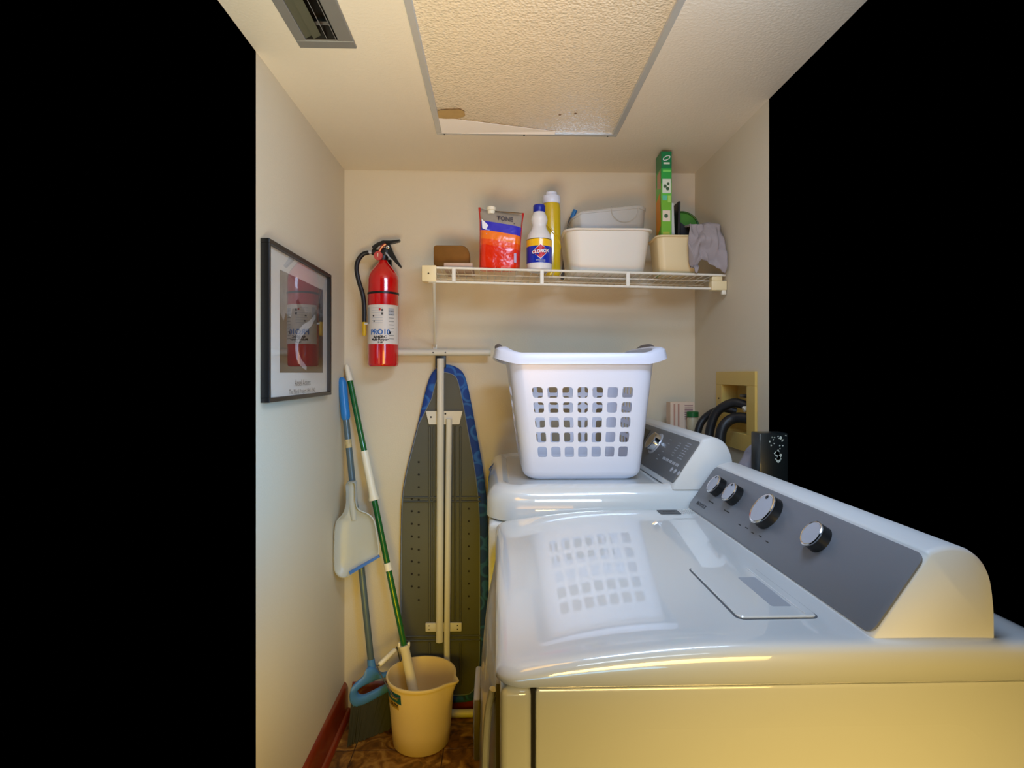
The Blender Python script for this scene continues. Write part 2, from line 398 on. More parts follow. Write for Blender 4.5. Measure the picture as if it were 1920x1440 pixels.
r = nt.nodes.new('ShaderNodeValToRGB'); e = r.color_ramp.elements
for pos, cc in ((.25, 8), (.5, 26), (.72, 18), (.86, 30), (.96, 60), (1.0, 110)):
    if pos in (.25,): e[0].position = pos; e[0].color = srgb(cc, cc, cc-3)
    elif pos == 1.0: e[-1].position = pos; e[-1].color = srgb(cc, cc, cc)
    else: q = e.new(pos); q.color = srgb(cc+3, cc, cc-4)
nt.links.new(a1.outputs[0], r.inputs[0]); nt.links.new(r.outputs[0], p.inputs['Base Color'])
pr = obj('print', box(XL+.0102, XL+.0106, iy0, iy1, iz0, iz1), m, t, smooth=0)
# pale winding streak laid over the print, and a light frosty cloud at the top left
pale = mat('streak_pale', srgb(168, 166, 162), .6, var=.25, vscale=120)
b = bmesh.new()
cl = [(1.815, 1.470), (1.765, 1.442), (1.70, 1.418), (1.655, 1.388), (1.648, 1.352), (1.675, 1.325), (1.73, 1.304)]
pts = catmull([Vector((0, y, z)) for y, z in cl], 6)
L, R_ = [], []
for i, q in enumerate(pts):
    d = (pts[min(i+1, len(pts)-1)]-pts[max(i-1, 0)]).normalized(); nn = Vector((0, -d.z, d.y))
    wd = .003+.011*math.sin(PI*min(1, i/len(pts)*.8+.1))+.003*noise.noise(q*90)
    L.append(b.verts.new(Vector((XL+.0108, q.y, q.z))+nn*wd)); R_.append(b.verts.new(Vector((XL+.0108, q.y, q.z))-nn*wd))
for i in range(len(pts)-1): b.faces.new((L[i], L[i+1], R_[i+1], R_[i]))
obj('picture_streak', b, pale, pr, smooth=0, label='pale winding streak in the picture')
b = bmesh.new(); ring = []
for q in ((1.521, 1.561), (1.58, 1.561), (1.64, 1.545), (1.67, 1.51), (1.64, 1.495), (1.655, 1.475), (1.61, 1.47), (1.60, 1.445), (1.56, 1.452), (1.545, 1.43), (1.521, 1.45)):
    ring.append(b.verts.new((XL+.0108, q[0], q[1])))
b.faces.new(ring); obj('print_cloud', b, mat('print_cloud', srgb(128, 128, 124), .6, var=.4, vscale=30), pr, smooth=0)
text('Ansel Adams', .026, M['ink_grey'], t, lambda x, y: Vector((XL+.0108, 1.700+x, 1.262+y)), sx=1.0)
text('The Mural Project 1941-1942', .019, M['ink_grey'], t, lambda x, y: Vector((XL+.0108, 1.700+x, 1.238+y)), sx=1.0)
m = bpy.data.materials.new('picture_glass'); m.use_nodes = True; nt = m.node_tree; nt.nodes.remove(nt.nodes['Principled BSDF'])
tr = nt.nodes.new('ShaderNodeBsdfTransparent'); gl = nt.nodes.new('ShaderNodeBsdfGlossy'); gl.inputs['Roughness'].default_value = .01
lw = nt.nodes.new('ShaderNodeLayerWeight'); pw_ = nt.nodes.new('ShaderNodeMath'); pw_.operation = 'POWER'; pw_.inputs[1].default_value = 4.5
nt.links.new(lw.outputs['Facing'], pw_.inputs[0]); lw.inputs[0].default_value = .5
fr = nt.nodes.new('ShaderNodeMath'); fr.operation = 'MULTIPLY_ADD'; fr.inputs[1].default_value = 1.15; fr.inputs[2].default_value = .10; nt.links.new(pw_.outputs[0], fr.inputs[0]); fr.use_clamp = True
mx = nt.nodes.new('ShaderNodeMixShader')
nt.links.new(fr.outputs[0], mx.inputs[0]); nt.links.new(tr.outputs[0], mx.inputs[1]); nt.links.new(gl.outputs[0], mx.inputs[2])
nt.links.new(mx.outputs[0], nt.nodes['Material Output'].inputs[0])
gls = obj('glass', quad([(XL+.015, PY0+fw, PZ0+fw), (XL+.015, PY1-fw, PZ0+fw), (XL+.015, PY1-fw, PZ1-fw), (XL+.015, PY0+fw, PZ1-fw)]), m, t, smooth=0)
if gls.data.polygons[0].normal.x < 0: gls.data.flip_normals()

# ------------------------------------------------------------------ outlet box in the right wall
t = thing('outlet_box', 'cream washer outlet box with a square opening in the right wall', 'outlet box', (XR, 1.82, OZ0))
b = bmesh.new(); BY0, BY1, BZ0, BZ1 = 1.668, 1.966, 1.050, 1.296
for a in ((BY0, BY1, OZ1, BZ1), (BY0, BY1, BZ0, OZ0), (BY0, OY0, OZ0, OZ1), (OY1, BY1, OZ0, OZ1)):
    box(XR-.008, XR-.0002, a[0], a[1], a[2], a[3], .001, 1, b)
obox = mat('outlet_box_plastic', srgb(206, 174, 92), .45)
obj('flange', b, obox, t)
D = .045; b = bmesh.new()
quad([(XR+D, OY0, OZ0), (XR+D, OY1, OZ0), (XR+D, OY1, OZ1), (XR+D, OY0, OZ1)], b)
for p0, p1 in (((OY0, OZ0), (OY1, OZ0)), ((OY1, OZ0), (OY1, OZ1)), ((OY1, OZ1), (OY0, OZ1)), ((OY0, OZ1), (OY0, OZ0))):
    quad([(XR-.002, *p0), (XR-.002, *p1), (XR+D, *p1), (XR+D, *p0)], b)
obj('recess', b, obox, t, smooth=0)
obj('valve', tube([(XR+.025, 1.765, OZ1-.02), (XR+.025, 1.765, OZ1-.075)], .011, 12), M['black'], t)
obj('valve_handle', box(XR+.002, XR+.040, 1.755, 1.80, OZ1-.038, OZ1-.028, .003), M['black'], t)
obj('valve_tip', tube([(XR+.02, 1.76, OZ1-.065), (XR-.002, 1.76, OZ1-.075)], .009, 10), M['grip_white'], t)
# screws
obj('screw', lathe([(.003, 0), (.003, .001), (.001, .002)], (0, 0, 0), 8, M=axis_mat((XR-.008, 1.94, 1.205), (-1, 0, 0))), M['gap'], t)
def hose(pts, r, label):
    q = catmull(pts, 10); o = obj('hose', tube(q, r, 14), M['hose'], None, origin=pts[-1]); tag(o, label, 'hose', None); return o
h1 = hose([(.785, 1.765, 1.188), (.752, 1.80, 1.196), (.712, 1.83, 1.165), (.692, 1.84, 1.10), (.690, 1.835, 1.03), (.692, 1.83, .99)], .0145,
     'black rubber hose arching highest out of the cream outlet box')
h2 = hose([(.79, 1.75, 1.150), (.750, 1.79, 1.148), (.716, 1.795, 1.115), (.706, 1.79, 1.05), (.706, 1.785, .99)], .0165,
     'thicker black hose curving low out of the cream outlet box')
h3 = hose([(.790, 1.865, 1.165), (.745, 1.880, 1.172), (.700, 1.905, 1.14), (.676, 1.905, 1.09), (.668, 1.90, .99)], .012,
     'slim black hose at the left of the three hoses beside outlet box')
# ------------------------------------------------------------------ washer (farther machine)
WX0, WX1, WY0, WY1 = -.025, .735, 1.475, 2.165; WZ = .985
t = washer = thing('washing_machine', 'white top-loading washing machine under the laundry basket, farther of the two machines', 'washing machine', (.35, 1.82, 0))
obj('cabinet', box(WX0+.006, WX1, WY0+.006, WY1-.006, .025, .903, .012, 3), M['white'], t)
def shell(rings_spec, x0, x1, y0, y1, r0, crown=lambda x, y: 0, n=10, m=0):
    rings = []
    for z, ins, k in rings_spec:
        r = max(r0-ins, .004)+0 if ins < r0 else max(.02, r0-ins*.3)
        ring = rrect(x0+ins, x1-ins, y0+ins, y1-ins, max(.01, r0-ins*.6), z, n, m)
        rings.append([Vector((p.x, p.y, p.z+k*crown(p.x, p.y))) for p in ring])
    return rings
sp = [(.905, .006, 0), (.909, 0, 0), (.955, .001, 0), (.972, .007, 0), (.986, .018, 0), (.994, .032, 0), (.996, .044, 0), (.992, .052, 0), (.985, .060, 0), (.983, .07, 0)]
obj('top', loft(shell(sp, WX0, WX1, WY0, WY1, .085), True, True), M['white'], t)
obj('lid', loft([rrect(.035, .452, WY0+.066, WY1-.07, .03, z, 6) if ins == 0 else rrect(.035+ins, .452-ins, WY0+.066+ins, WY1-.07-ins, .026, z, 6)
     for z, ins in ((.9835, 0), (.9845, 0), (.9865, .002))]), M['white'], t)
for x in (.08, .66):
    for y in (WY0+.08, WY1-.08): obj('foot', lathe([(.022, 0), (.022, .012), (.012, .014), (.012, .03)], (x, y, 0), 16), M['black'], t)
# small badge on the front roll
Rb = Matrix.Rotation(math.radians(-52), 3, 'Y')
bd = obj('badge', box(-.026, .002, 1.86, 1.905, -.0015, .0015, .001, 1, rot=None), M['chrome'], t)
bd.data.transform(Matrix.Translation(Vector((-.014, 0, .984))-Vector((.35, 0, 0)))  @ Rb.to_4x4() @ Matrix.Translation(Vector((.35+.012, 0, 0))))
# console
def console(name, prof, y0, y1, parent, rr=.02):
    cx = sum(p[0] for p in prof)/len(prof); cz = min(p[1] for p in prof)
    def end(y, k): return [Vector((cx+(p[0]-cx)*k, y, cz+(p[1]-cz)*k)) for p in prof]
    rings = [end(y0, .955), end(y0+.003, .985), end(y0+.010, 1), end(y1-.010, 1), end(y1-.003, .985), end(y1, .955)]
    return obj(name, loft(rings), M['console'], parent, smooth=50)
def prof_smooth(ctrl, n=6):
    q = catmull([Vector((x, 0, z)) for x, z in ctrl], n); return [(v.x, v.z) for v in q]
wp = [(.461, .986), (.463, 1.0)] + prof_smooth([(.538, 1.111), (.545, 1.118), (.572, 1.122), (.602, 1.107), (.619, 1.070), (.624, 1.02), (.625, .986)], 5)
wcon = console('console', wp, WY0+.012, WY1-.012, t)
def panel(parent, P0, P1, y0, y1, r, name='control_panel', m=None, lift=.0025):
    """flat plate on the sloped console face between profile points P0 (bottom) and P1 (top)"""
    a = Vector((P0[0], 0, P0[1])); d = Vector((P1[0], 0, P1[1]))-a; L = d.length; d.normalize(); nrm = Vector((-d.z, 0, d.x))
    rings = []
    for h, ins in ((-.001, 0), (lift*.7, 0), (lift, .0012)):
        ring = []
        for p in rrect(y0+ins, y1-ins, ins, L-ins, r, 0, 5):
            q = a+d*p.y+nrm*h; ring.append(Vector((q.x, p.x, q.z)))
        rings.append(ring)
    o = obj(name, loft(rings), m or M['panel'], parent)
    return o, (lambda y, s, h=0: Vector((0, y, 0))+a+d*s+nrm*(lift+h)), d, nrm, L
wpan, WP, wd, wn, WL = panel(t, (.4640, 1.0015), (.5365, 1.1088), WY0+.016, WY1-.016, .008, m=mat('washer_panel', srgb(112, 112, 112), .45, .0, var=.03))
# lower pale band of the panel, display, knob, buttons, legends
obj('display', loft([[WP(y, s, h) for y, s in ((1.93, .062), (2.03, .062), (2.03, .112), (1.93, .112))] for h in (0, .0012)]), M['black'], wpan)
def knob(parent, c, n, up, r, hgt, face, side, name='knob', ring=True):
    m = axis_mat(c, n); k = obj(name, lathe([(r*1.02, 0), (r, .002), (r*.97, hgt*.9), (r*.9, hgt)], (0, 0, 0), 32, M=m), side, parent)
    if ring: obj('bezel', lathe([(r*.98, hgt*.85), (r*.99, hgt*.97), (r*.93, hgt*1.03), (r*.86, hgt*1.0), (r*.86, hgt*.9)], (0, 0, 0), 32, M=m), M['chrome'], k)
    obj('cap', lathe([(r*.86, hgt*.9), (r*.85, hgt*1.0), (r*.4, hgt*1.03), (.001, hgt*1.03)], (0, 0, 0), 32, M=m), face, k)
    return k
k = knob(wpan, WP(1.80, .078), wn, wd, .030, .022, M['chrome'], M['chrome'])
obj('dial_ring', lathe([(.037, 0), (.036, .003), (.031, .003)], (0, 0, 0), 32, M=axis_mat(WP(1.80, .078), wn)), M['silver'], wpan)
for i in range(5): obj('button', loft([[WP(1.655-.03*i+a, .048+b_, h) for a, b_ in ((-.010, -.004), (.010, -.004), (.010, .004), (-.010, .004))] for h in (0, .0012)]), M['silver'], wpan)
for i in range(3): obj('button', lathe([(.007, 0), (.007, .0015), (.005, .002)], (0, 0, 0), 14, M=axis_mat(WP(1.55-.03*i, .030), wn)), M['silver'], wpan)
def strip(parent, fn, y, s, L, th, m, name='legend', h=.0002):
    return obj(name, quad([fn(y, s, h), fn(y+L, s, h), fn(y+L, s+th, h), fn(y, s+th, h)]), m, parent, smooth=0)
for i in range(7): strip(wpan, WP, 1.53+.002*(i % 2), .066+.008*i, .035, .0018, M['ink_pale'])
for i in range(6): strip(wpan, WP, 1.60+.002*(i % 2), .066+.008*i, .022, .0018, M['ink_pale'])
for i in range(6): strip(wpan, WP, 1.70-.004*i+.01*(i % 2), .036+.014*i, .018, .0018, M['ink_pale'])

# ------------------------------------------------------------------ dryer (nearer machine)
DX0, DX1, DY0, DY1 = .005, .735, .72, 1.457
t = dryer = thing('dryer', 'white clothes dryer with three knobs, nearest the viewer', 'dryer', (.37, 1.09, 0))
cab_ = obj('cabinet', box(.049, DX1, DY0+.001, DY1-.002, .022, .893, .006, 2), M['white'], t)
fpn_ = obj('front_panel', box(DX0, .0455, DY0+.001, DY1-.002, .022, .893, .010, 3), M['white'], t)
obj('seam_recess', box(.044, .052, DY0+.006, DY1-.006, .03, .89), M['gap'], t)
for q_ in (cab_, fpn_): wn_ = q_.modifiers.new('wn', 'WEIGHTED_NORMAL'); wn_.keep_sharp = True
# raised pressing of the side sheet
b = loft([[Vector((p.x, DY0+y, p.y)) for p in rrect(.125+i, .64-i, .17+i, .845-i, .05, 0, 8)] for y, i in ((.0015, 0), (.0007, .010), (.0004, .030))])
obj('side_embossing', b, M['white'], t)
def crown(x, y):
    q = max(0, (.34-x)/.34); a = -.030*q*q
    e = max(0, (x-.55)/.2); return a-.006*e*e
sp = [(.8955, .004, 0), (.899, 0, 0), (.920, 0, .55), (.934, .001, .95), (.940, .004, 1), (.9435, .009, 1), (.9455, .018, 1), (.9463, .032, 1), (.9466, .06, 1), (.9467, .09, 1)]+[(.9468+.0002*k/8, .12+.03*k, 1) for k in range(9)]
obj('top', loft(shell(sp, DX0-.006, DX1+.004, DY0-.006, DY1, .035, crown, 8, 20), True, True), M['white'], t, smooth=60)
for x in (.09, .66):
    for y in (DY0+.08, DY1-.08): obj('foot', lathe([(.022, 0), (.022, .012), (.012, .014), (.012, .03)], (x, y, 0), 16), M['black'], t)
# lint filter cover
lf = obj('lint_cover', None or loft([rrect(.339+i, .452-i, .792+i, .998-i, .010, z, 5) for z, i in ((.946, 0), (.9485, 0), (.9500, .0015))]), M['white'], t)
obj('cover_gap', loft([rrect(.3365, .4545, .7895, 1.0005, .012, z, 5) for z in (.9462, .9472)]), mat('seam_grey', srgb(90, 92, 95), .7), t)
obj('finger_recess', loft([rrect(.402+i, .432-i, .825+i, .945-i, .004, z, 3) for z, i in ((.9498, 0), (.9503, .0005))]), mat('recess_grey', srgb(160, 163, 168), .5), lf)
obj('recess_lip', box(.436, .439, .80, .99, .9498, .9512, .0008, 1), M['white'], lf)
# console
dp = [(.486, .940), (.488, .948)] + prof_smooth([(.562, 1.052), (.568, 1.058), (.595, 1.064), (.625, 1.056), (.645, 1.03), (.652, .985), (.653, .940)], 5)
dcon = console('console', dp, DY0+.012, DY1-.006, t)
dpan, DP, dd, dn, DL = panel(t, (.4895, .949), (.5625, 1.0515), DY0+.014, DY1-.008, .014)
kf = mat('knob_face', srgb(182, 186, 196), .35, .2)
kn = []
for y, r in ((1.355, .0235), (1.262, .0235), (1.105, .034)):
    k = knob(dpan, DP(y, .080), dn, dd, r, .020, kf, M['black'], ring=True)
    # dark pointer tick on the cap
    c = DP(y+r*.15, .080+r*.72, .0208)
    obj('pointer', lathe([(r*.13, 0), (r*.1, .0008)], (0, 0, 0), 10, M=axis_mat(c, dn)), M['black'], k)
kk = knob(dpan, DP(.93, .080), dn, dd, .0235, .020, kf, M['black'])
for y in (1.355, 1.262):
    strip(dpan, DP, y-.02, .040, .03, .0025, M['ink'])
text('BRAVOS X', .0125, M['ink'], dpan, lambda x, y: DP(1.385-x, .022+y, .0003), bold=.0003)
text('HEAVY DUTY', .006, M['ink_grey'], dpan, lambda x, y: DP(1.29-x, .018+y, .0003)) if False else None
for i in range(5): strip(dpan, DP, 1.05+.03*i, .030+.002*(i % 2), .012, .002, M['ink'])
# rating badge on the deck
bg = obj('badge', box(.402, .452, 1.385, 1.425, .947, .9485, .0004, 1), mat('badge_dark', srgb(82, 84, 86), .5), t)
text('MCT', .016, M['ink'], bg, lambda x, y: Vector((.427+x, 1.405+y, .94875)))
for i in range(7): obj('vent_rib', box(.458+.0045*i, .460+.0045*i, 1.385, 1.43, .9465, .949, .0005, 1), M['white'], t)
# bowed front door with pull and hinge line
def door_ring(z, k):
    out = []
    for i in range(13):
        a = i/12; y = .79+.55*a; bow = math.sin(PI*a)**.7
        out.append(Vector((DX0+.001-.006-.030*bow*k, y, z)))
    return out+[Vector((DX0+.001, 1.34, z)), Vector((DX0+.001, .79, z))]
zs_ = [.22, .23, .27, .35, .50, .65, .76, .83, .855, .862]
ks = [0, .3, .6, .85, 1, 1, .9, .65, .35, 0]
door = obj('door', loft([door_ring(z, k) for z, k in zip(zs_, ks)]), mat('door_grey', srgb(168, 170, 176), .35, coat=.5), t, smooth=60)
obj('handle', tube(catmull([(-.004, .80, .85), (-.012, .81, .80), (-.016, .82, .68), (-.013, .81, .52), (-.006, .80, .44)], 8), .0055, 10), M['white'], door)
obj('latch_plate', box(-.040, -.028, 1.02, 1.14, .60, .71, .004, 2), M['silver'], door)
for i in range(4): obj('latch_slot', box(-.0415, -.0395, 1.035, 1.125, .618+.022*i, .630+.022*i, .0006, 1), M['black'], door)

# ------------------------------------------------------------------ laundry basket
LBZ = WZ+.0018
t = basket = thing('laundry_basket', 'white plastic laundry basket with square holes and grey grips on the washing machine', 'basket', (.24, 1.78, LBZ))
bx0, bx1, by0, by1 = .080, .410, 1.615, 1.965      # bottom outline
tx0, tx1, ty0, ty1 = .036, .442, 1.575, 2.005      # outline under the rim
HB = .335
holes_c = 7; holes_r = 5
def bpos(side, s, h):
    """s in 0..1 along a side, h in 0..1 up: rounded-rectangle tube that flares upward"""
    x0 = bx0+(tx0-bx0)*h; x1 = bx1+(tx1-bx1)*h; y0 = by0+(ty0-by0)*h; y1 = by1+(ty1-by1)*h
    r = .030+.008*h
    if h < .08: k = (1-h/.08); ins = .022*k*k; x0 += ins; x1 -= ins; y0 += ins; y1 -= ins
    z = LBZ+HB*h
    if side == 0: return Vector((x0+r+(x1-x0-2*r)*s, y0, z))
    if side == 1: return Vector((x1, y0+r+(y1-y0-2*r)*s, z))
    if side == 2: return Vector((x1-r-(x1-x0-2*r)*s, y1, z))
    return Vector((x0, y1-r-(y1-y0-2*r)*s, z))
def cpos(cn, a, h):
    x0 = bx0+(tx0-bx0)*h; x1 = bx1+(tx1-bx1)*h; y0 = by0+(ty0-by0)*h; y1 = by1+(ty1-by1)*h; r = .030+.008*h
    if h < .08: k = (1-h/.08); ins = .022*k*k; x0 += ins; x1 -= ins; y0 += ins; y1 -= ins
    z = LBZ+HB*h; c = [(x1-r, y0+r, -PI/2), (x1-r, y1-r, 0), (x0+r, y1-r, PI/2), (x0+r, y0+r, PI)][cn]
    return Vector((c[0]+r*math.cos(c[2]+a*PI/2), c[1]+r*math.sin(c[2]+a*PI/2), z))
S = [0.0]; 
for i in range(holes_c):
    c = .035+(.93)*(i+.5)/holes_c; S += [c-.046, c+.046]
S += [1.0]
zr = [1.237-.0418*i for i in range(holes_r)][::-1]
Hh = [0, .02, .045, .08]
for z in zr:
    c = (z-LBZ)/HB; Hh += [c-.0148/HB, c+.0148/HB]
Hh += [.88, 1.0]
b = bmesh.new(); cols = []
for side in range(4):
    for s in S: cols.append(('s', side, s))
    for a in (.2, .4, .6, .8): cols.append(('c', side, a))
V = [[b.verts.new(bpos(c[1], c[2], h) if c[0] == 's' else cpos(c[1], c[2], h)) for c in cols] for h in Hh]
N = len(cols)
for j in range(len(Hh)-1):
    for i in range(N):
        c = cols[i]; i2 = (i+1) % N; q = (V[j][i], V[j][i2], V[j+1][i2], V[j+1][i])
        hole = False
        if c[0] == 's' and 4 <= j < 4+2*holes_r and (j-4) % 2 == 0:
            k = S.index(c[2]); hole = (k % 2 == 1) and k < len(S)-1
        if not hole: b.faces.new(q)
        else:   # rounded-corner opening: fill the four corners of the cell
            P = [v.co.copy() for v in q]; cen = sum(P, Vector())/4; e = .20
            for m_ in range(4):
                A = P[m_]; B = P[(m_+1) % 4]; D_ = P[(m_-1) % 4]
                b1 = A+(B-A)*e; d1 = A+(D_-A)*e; mid = A+((b1-A)+(d1-A))*.34
                v1, v2, v3 = b.verts.new(b1), b.verts.new(mid), b.verts.new(d1)
                b.faces.new((q[m_], v1, v2, v3))
b.faces.new(V[0][::-1])
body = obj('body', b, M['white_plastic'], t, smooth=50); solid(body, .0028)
# rolled rim that swells outward and rises into the two grips
def rim_ring(off, z):
    out = []
    for cn in range(4):
        for k in range(9):
            p = cpos(cn, k/8, 1.0); out.append(p)
        # straight side points
        nx = (cn+1) % 4
        for s in (.12, .3, .5, .7, .88): out.append(bpos(nx, s, 1.0))
    cx, cy = (tx0+tx1)/2, (ty0+ty1)/2; res = []
    for p in out:
        u_ = (p.x-cx)/((tx1-tx0)/2); v_ = (p.y-cy)/((ty1-ty0)/2)
        g = max(0, abs(u_)-.80)/.20; end = g*g*(1-.35*min(1, abs(v_))**4)
        d = Vector((p.x-cx, p.y-cy, 0)); ex = off+(.024*end*(off/.012) if off > 0 else 0)
        q = Vector((p.x+math.copysign(ex, u_)*min(1, abs(u_)**3+.15*end), p.y+math.copysign(off, v_)*min(1, abs(v_)**3), LBZ+HB+z+.022*end))
        res.append(q)
    return res
rr = [rim_ring(-.001, -.004), rim_ring(-.001, .020), rim_ring(.003, .0245), rim_ring(.009, .0235), rim_ring(.013, .018), rim_ring(.015, -.006), rim_ring(.012, -.006)]
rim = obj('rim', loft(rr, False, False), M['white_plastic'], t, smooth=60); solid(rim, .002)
gripm = mat('grip_grey', srgb(104, 98, 98), .5)
for sx in (-1, 1):
    pts = []
    for k in range(15):
        v_ = -.40+.80*k/14; y = (ty0+ty1)/2+v_*(ty1-ty0)/2*1.15; x = (tx0 if sx < 0 else tx1)+sx*(.030-.006*abs(v_)*2)
        pts.append((x, y, LBZ+HB+.049-.014*(abs(v_)/.4)**3))
    obj('grip', tube(catmull(pts, 2), .0105, 12), gripm, t)
# ------------------------------------------------------------------ fire extinguisher
EX, EY, ER = -.4155, 2.128, .0555
t = thing('fire_extinguisher', 'red fire extinguisher with black hose hanging on the back wall', 'fire extinguisher', (EX, EY, 1.314))
z0 = 1.314
prof = [(.030, z0), (.050, z0+.001), (.0545, z0+.006), (ER, z0+.012), (ER, 1.632), (.0535, 1.646), (.048, 1.660), (.034, 1.680), (.022, 1.694), (.015, 1.704), (.013, 1.712)]
obj('cylinder', lathe(prof, (EX, EY, 0), 48), M['red'], t)
obj('strap', lathe([(ER+.0005, 1.578), (ER+.0018, 1.579), (ER+.0018, 1.585), (ER+.0005, 1.586)], (EX, EY, 0), 48, cap0=False, cap1=False), M['black'], t)
a0, a1 = math.radians(196), math.radians(352)
b = bmesh.new(); V = [[b.verts.new((EX+(ER+.0006)*math.cos(a0+(a1-a0)*i/30), EY+(ER+.0006)*math.sin(a0+(a1-a0)*i/30), z)) for i in range(31)] for z in (1.396, 1.538)]
for i in range(30): b.faces.new((V[0][i], V[0][i+1], V[1][i+1], V[1][i]))
lab = obj('label', b, M['label_white'], t)
def cyl(cx, cy, r, ac, zc):
    return lambda x, y: Vector((cx+r*math.cos(ac+x/r), cy+r*math.sin(ac+x/r), zc+y))
aF = math.radians(-90+(-EX/EY)*-40)
aF = math.radians(268)
C1 = lambda z, a=aF: cyl(EX, EY, ER+.001, a, z)
text('PRO10', .0255, M['ink_blue'], lab, C1(1.438), bold=.0009)
text('4A:60B:C', .0125, M['ink'], lab, C1(1.421), bold=.0007)
text('Multi-Purpose', .0115, M['ink'], lab, C1(1.4115), bold=.0006)
text('10 LB', .009, M['ink'], lab, C1(1.402), bold=.0004)
def cstrip(a, z, w_, h_, m, nm='print_mark'):
    f = C1(z, math.radians(a)); b = bmesh.new(); n = 4
    V = [[b.verts.new(f(-w_/2+w_*i/n, y)) for i in range(n+1)] for y in (-h_/2, h_/2)]
    for i in range(n): b.faces.new((V[0][i], V[0][i+1], V[1][i+1], V[1][i]))
    return obj(nm, b, m, lab, smooth=0)
for i, (a, z) in enumerate(((243, 1.497), (246, 1.478))): cstrip(a, z, .006, .005, M['ink'])
for i, (a, z) in enumerate(((268, 1.520), (277, 1.518), (277, 1.505))): cstrip(a, z, .007, .008, M['ink_grey'] if i else M['ink_red'])
for i in range(7): cstrip(256+(i % 2), 1.472+.009*i, .044, .0016, M['ink_pale'])
for i in range(9): cstrip(312, 1.415+.0125*i, .022, .0016, M['ink_grey'])
cstrip(306, 1.437, .007, .009, M['ink'])
cstrip(312, 1.512, .024, .026, M['ink_pale'])
cstrip(212, 1.50, .018, .06, M['ink_pale'])
# valve head
obj('collar', lathe([(.017, 1.706), (.018, 1.712), (.018, 1.722), (.013, 1.726)], (EX, EY, 0), 24), M['black'], t)
vl = obj('valve_body', box(EX-.014, EX+.018, EY-.013, EY+.013, 1.722, 1.752, .004, 2), M['black'], t)
obj('gauge', lathe([(.0165, 0), (.017, .004), (.016, .009), (.001, .0095)], (0, 0, 0), 24, M=axis_mat((EX-.014, EY-.014, 1.720), (-.15, -1, 0))), mat('gauge_red', srgb(200, 70, 66), .3, coat=1), t)
obj('gauge_needle', box(EX-.016, EX-.014, EY-.0245, EY-.0237, 1.716, 1.728), M['grip_white'], t)
b = new()   # carrying handle: sheet that starts at the hose side and sweeps up to the right
pr_ = [(-.036, 1.744), (-.018, 1.762), (.006, 1.770), (.030, 1.768), (.060, 1.776), (.062, 1.782), (.028, 1.778), (.0, 1.778), (-.020, 1.770), (-.040, 1.756)]
obj('carry_handle', loft([[Vector((EX+p[0], y, p[1])) for p in pr_] for y in (EY-.011, EY+.011)]), M['black'], t, smooth=50)
pr_ = [(.006, 1.768), (.026, 1.765), (.038, 1.735), (.052, 1.708), (.068, 1.684), (.064, 1.678), (.046, 1.696), (.030, 1.714), (.012, 1.728)]
obj('squeeze_lever', loft([[Vector((EX+p[0], y, p[1])) for p in pr_] for y in (EY-.010, EY+.010)]), M['black'], t, smooth=50)
obj('safety_tab', tube(catmull([(EX-.012, EY-.016, 1.736), (EX-.002, EY-.018, 1.752), (EX+.012, EY-.018, 1.764)], 5), .0055, 8), mat('dark_red', srgb(140, 16, 36), .3, coat=.5), t)
obj('pin', lathe([(.006, 0), (.006, .004), (.003, .005)], (0, 0, 0), 12, M=axis_mat((EX+.018, EY-.013, 1.752), (0, -1, 0))), M['chrome'], t)
obj('pin_tie', tube(catmull([(EX+.010, EY-.014, 1.732), (EX+.020, EY-.016, 1.722), (EX+.028, EY-.012, 1.708)], 5), .003, 6), M['silver'], t)
hs = obj('hose_nut', tube([(EX-.014, EY-.004, 1.733), (EX-.040, EY-.004, 1.736)], .011, 14), M['black'], t)
obj('ferrule', tube([(EX-.040, EY-.004, 1.736), (EX-.056, EY-.004, 1.735)], .0075, 12), M['silver'], t)
hp = [(EX-.052, EY-.004, 1.735), (EX-.074, EY-.004, 1.728), (EX-.092, EY-.004, 1.704), (EX-.097, EY-.004, 1.670), (EX-.088, EY-.004, 1.625), (EX-.074, EY-.006, 1.580), (EX-.068, EY-.008, 1.53), (EX-.068, EY-.008, 1.476)]
obj('hose', tube(catmull(hp, 8), .0082, 12), M['hose'], t)
obj('nozzle', lathe([(.0085, 0), (.0085, -.012), (.0078, -.014), (.0078, -.046), (.006, -.050)], (EX-.068, EY-.008, 1.478), 16), M['yellow_tip'], t)
obj('nozzle_clip', box(EX-.070, EX-.052, EY-.016, EY-.003, 1.468, 1.476, .002), M['silver'], t)
obj('wall_bracket', box(EX-.020, EX+.020, EY+.05, YB-.0005, 1.40, 1.72, .002), M['black'], t)

# ------------------------------------------------------------------ wire shelf
SX0, SX1, SY0, SY1 = -.222, .7695, 1.900, 2.1985
def zs(x): return 1.6395-.0212*(x+.222)
t = shelf = thing('wire_shelf', 'white wire shelf with cream end caps across the back wall', 'shelf', (SX0, SY1, 1.6395))
def rod(y, dz, r, x0=SX0, x1=SX1-.002): return tube([(x0, y, zs(x0)+dz), (x1, y, zs(x1)+dz)], r, 8)
obj('front_rod', rod(SY0, 0, .0042), M['wire'], t); obj('lower_rod', rod(SY0, -.046, .0042), M['wire'], t)
for y in (SY0+.10, SY0+.20, SY1-.006): obj('deck_rod', rod(y, -.0035, .0026), M['wire'], t)
n = 39
for i in range(n):
    x = SX0+.012+(SX1-SX0-.024)*i/(n-1)
    obj('deck_wire', tube([(x, SY0, zs(x)+.0022), (x, SY1, zs(x)+.0022)], .0016, 6), M['wire'], t)
for u in (851, 1016, 1177):
    p = at(u, 515, SY0); obj('post', box(p.x-.0062, p.x+.0062, SY0-.0055, SY0+.0035, zs(p.x)-.047, zs(p.x)+.001, .001, 1), M['wire'], t)
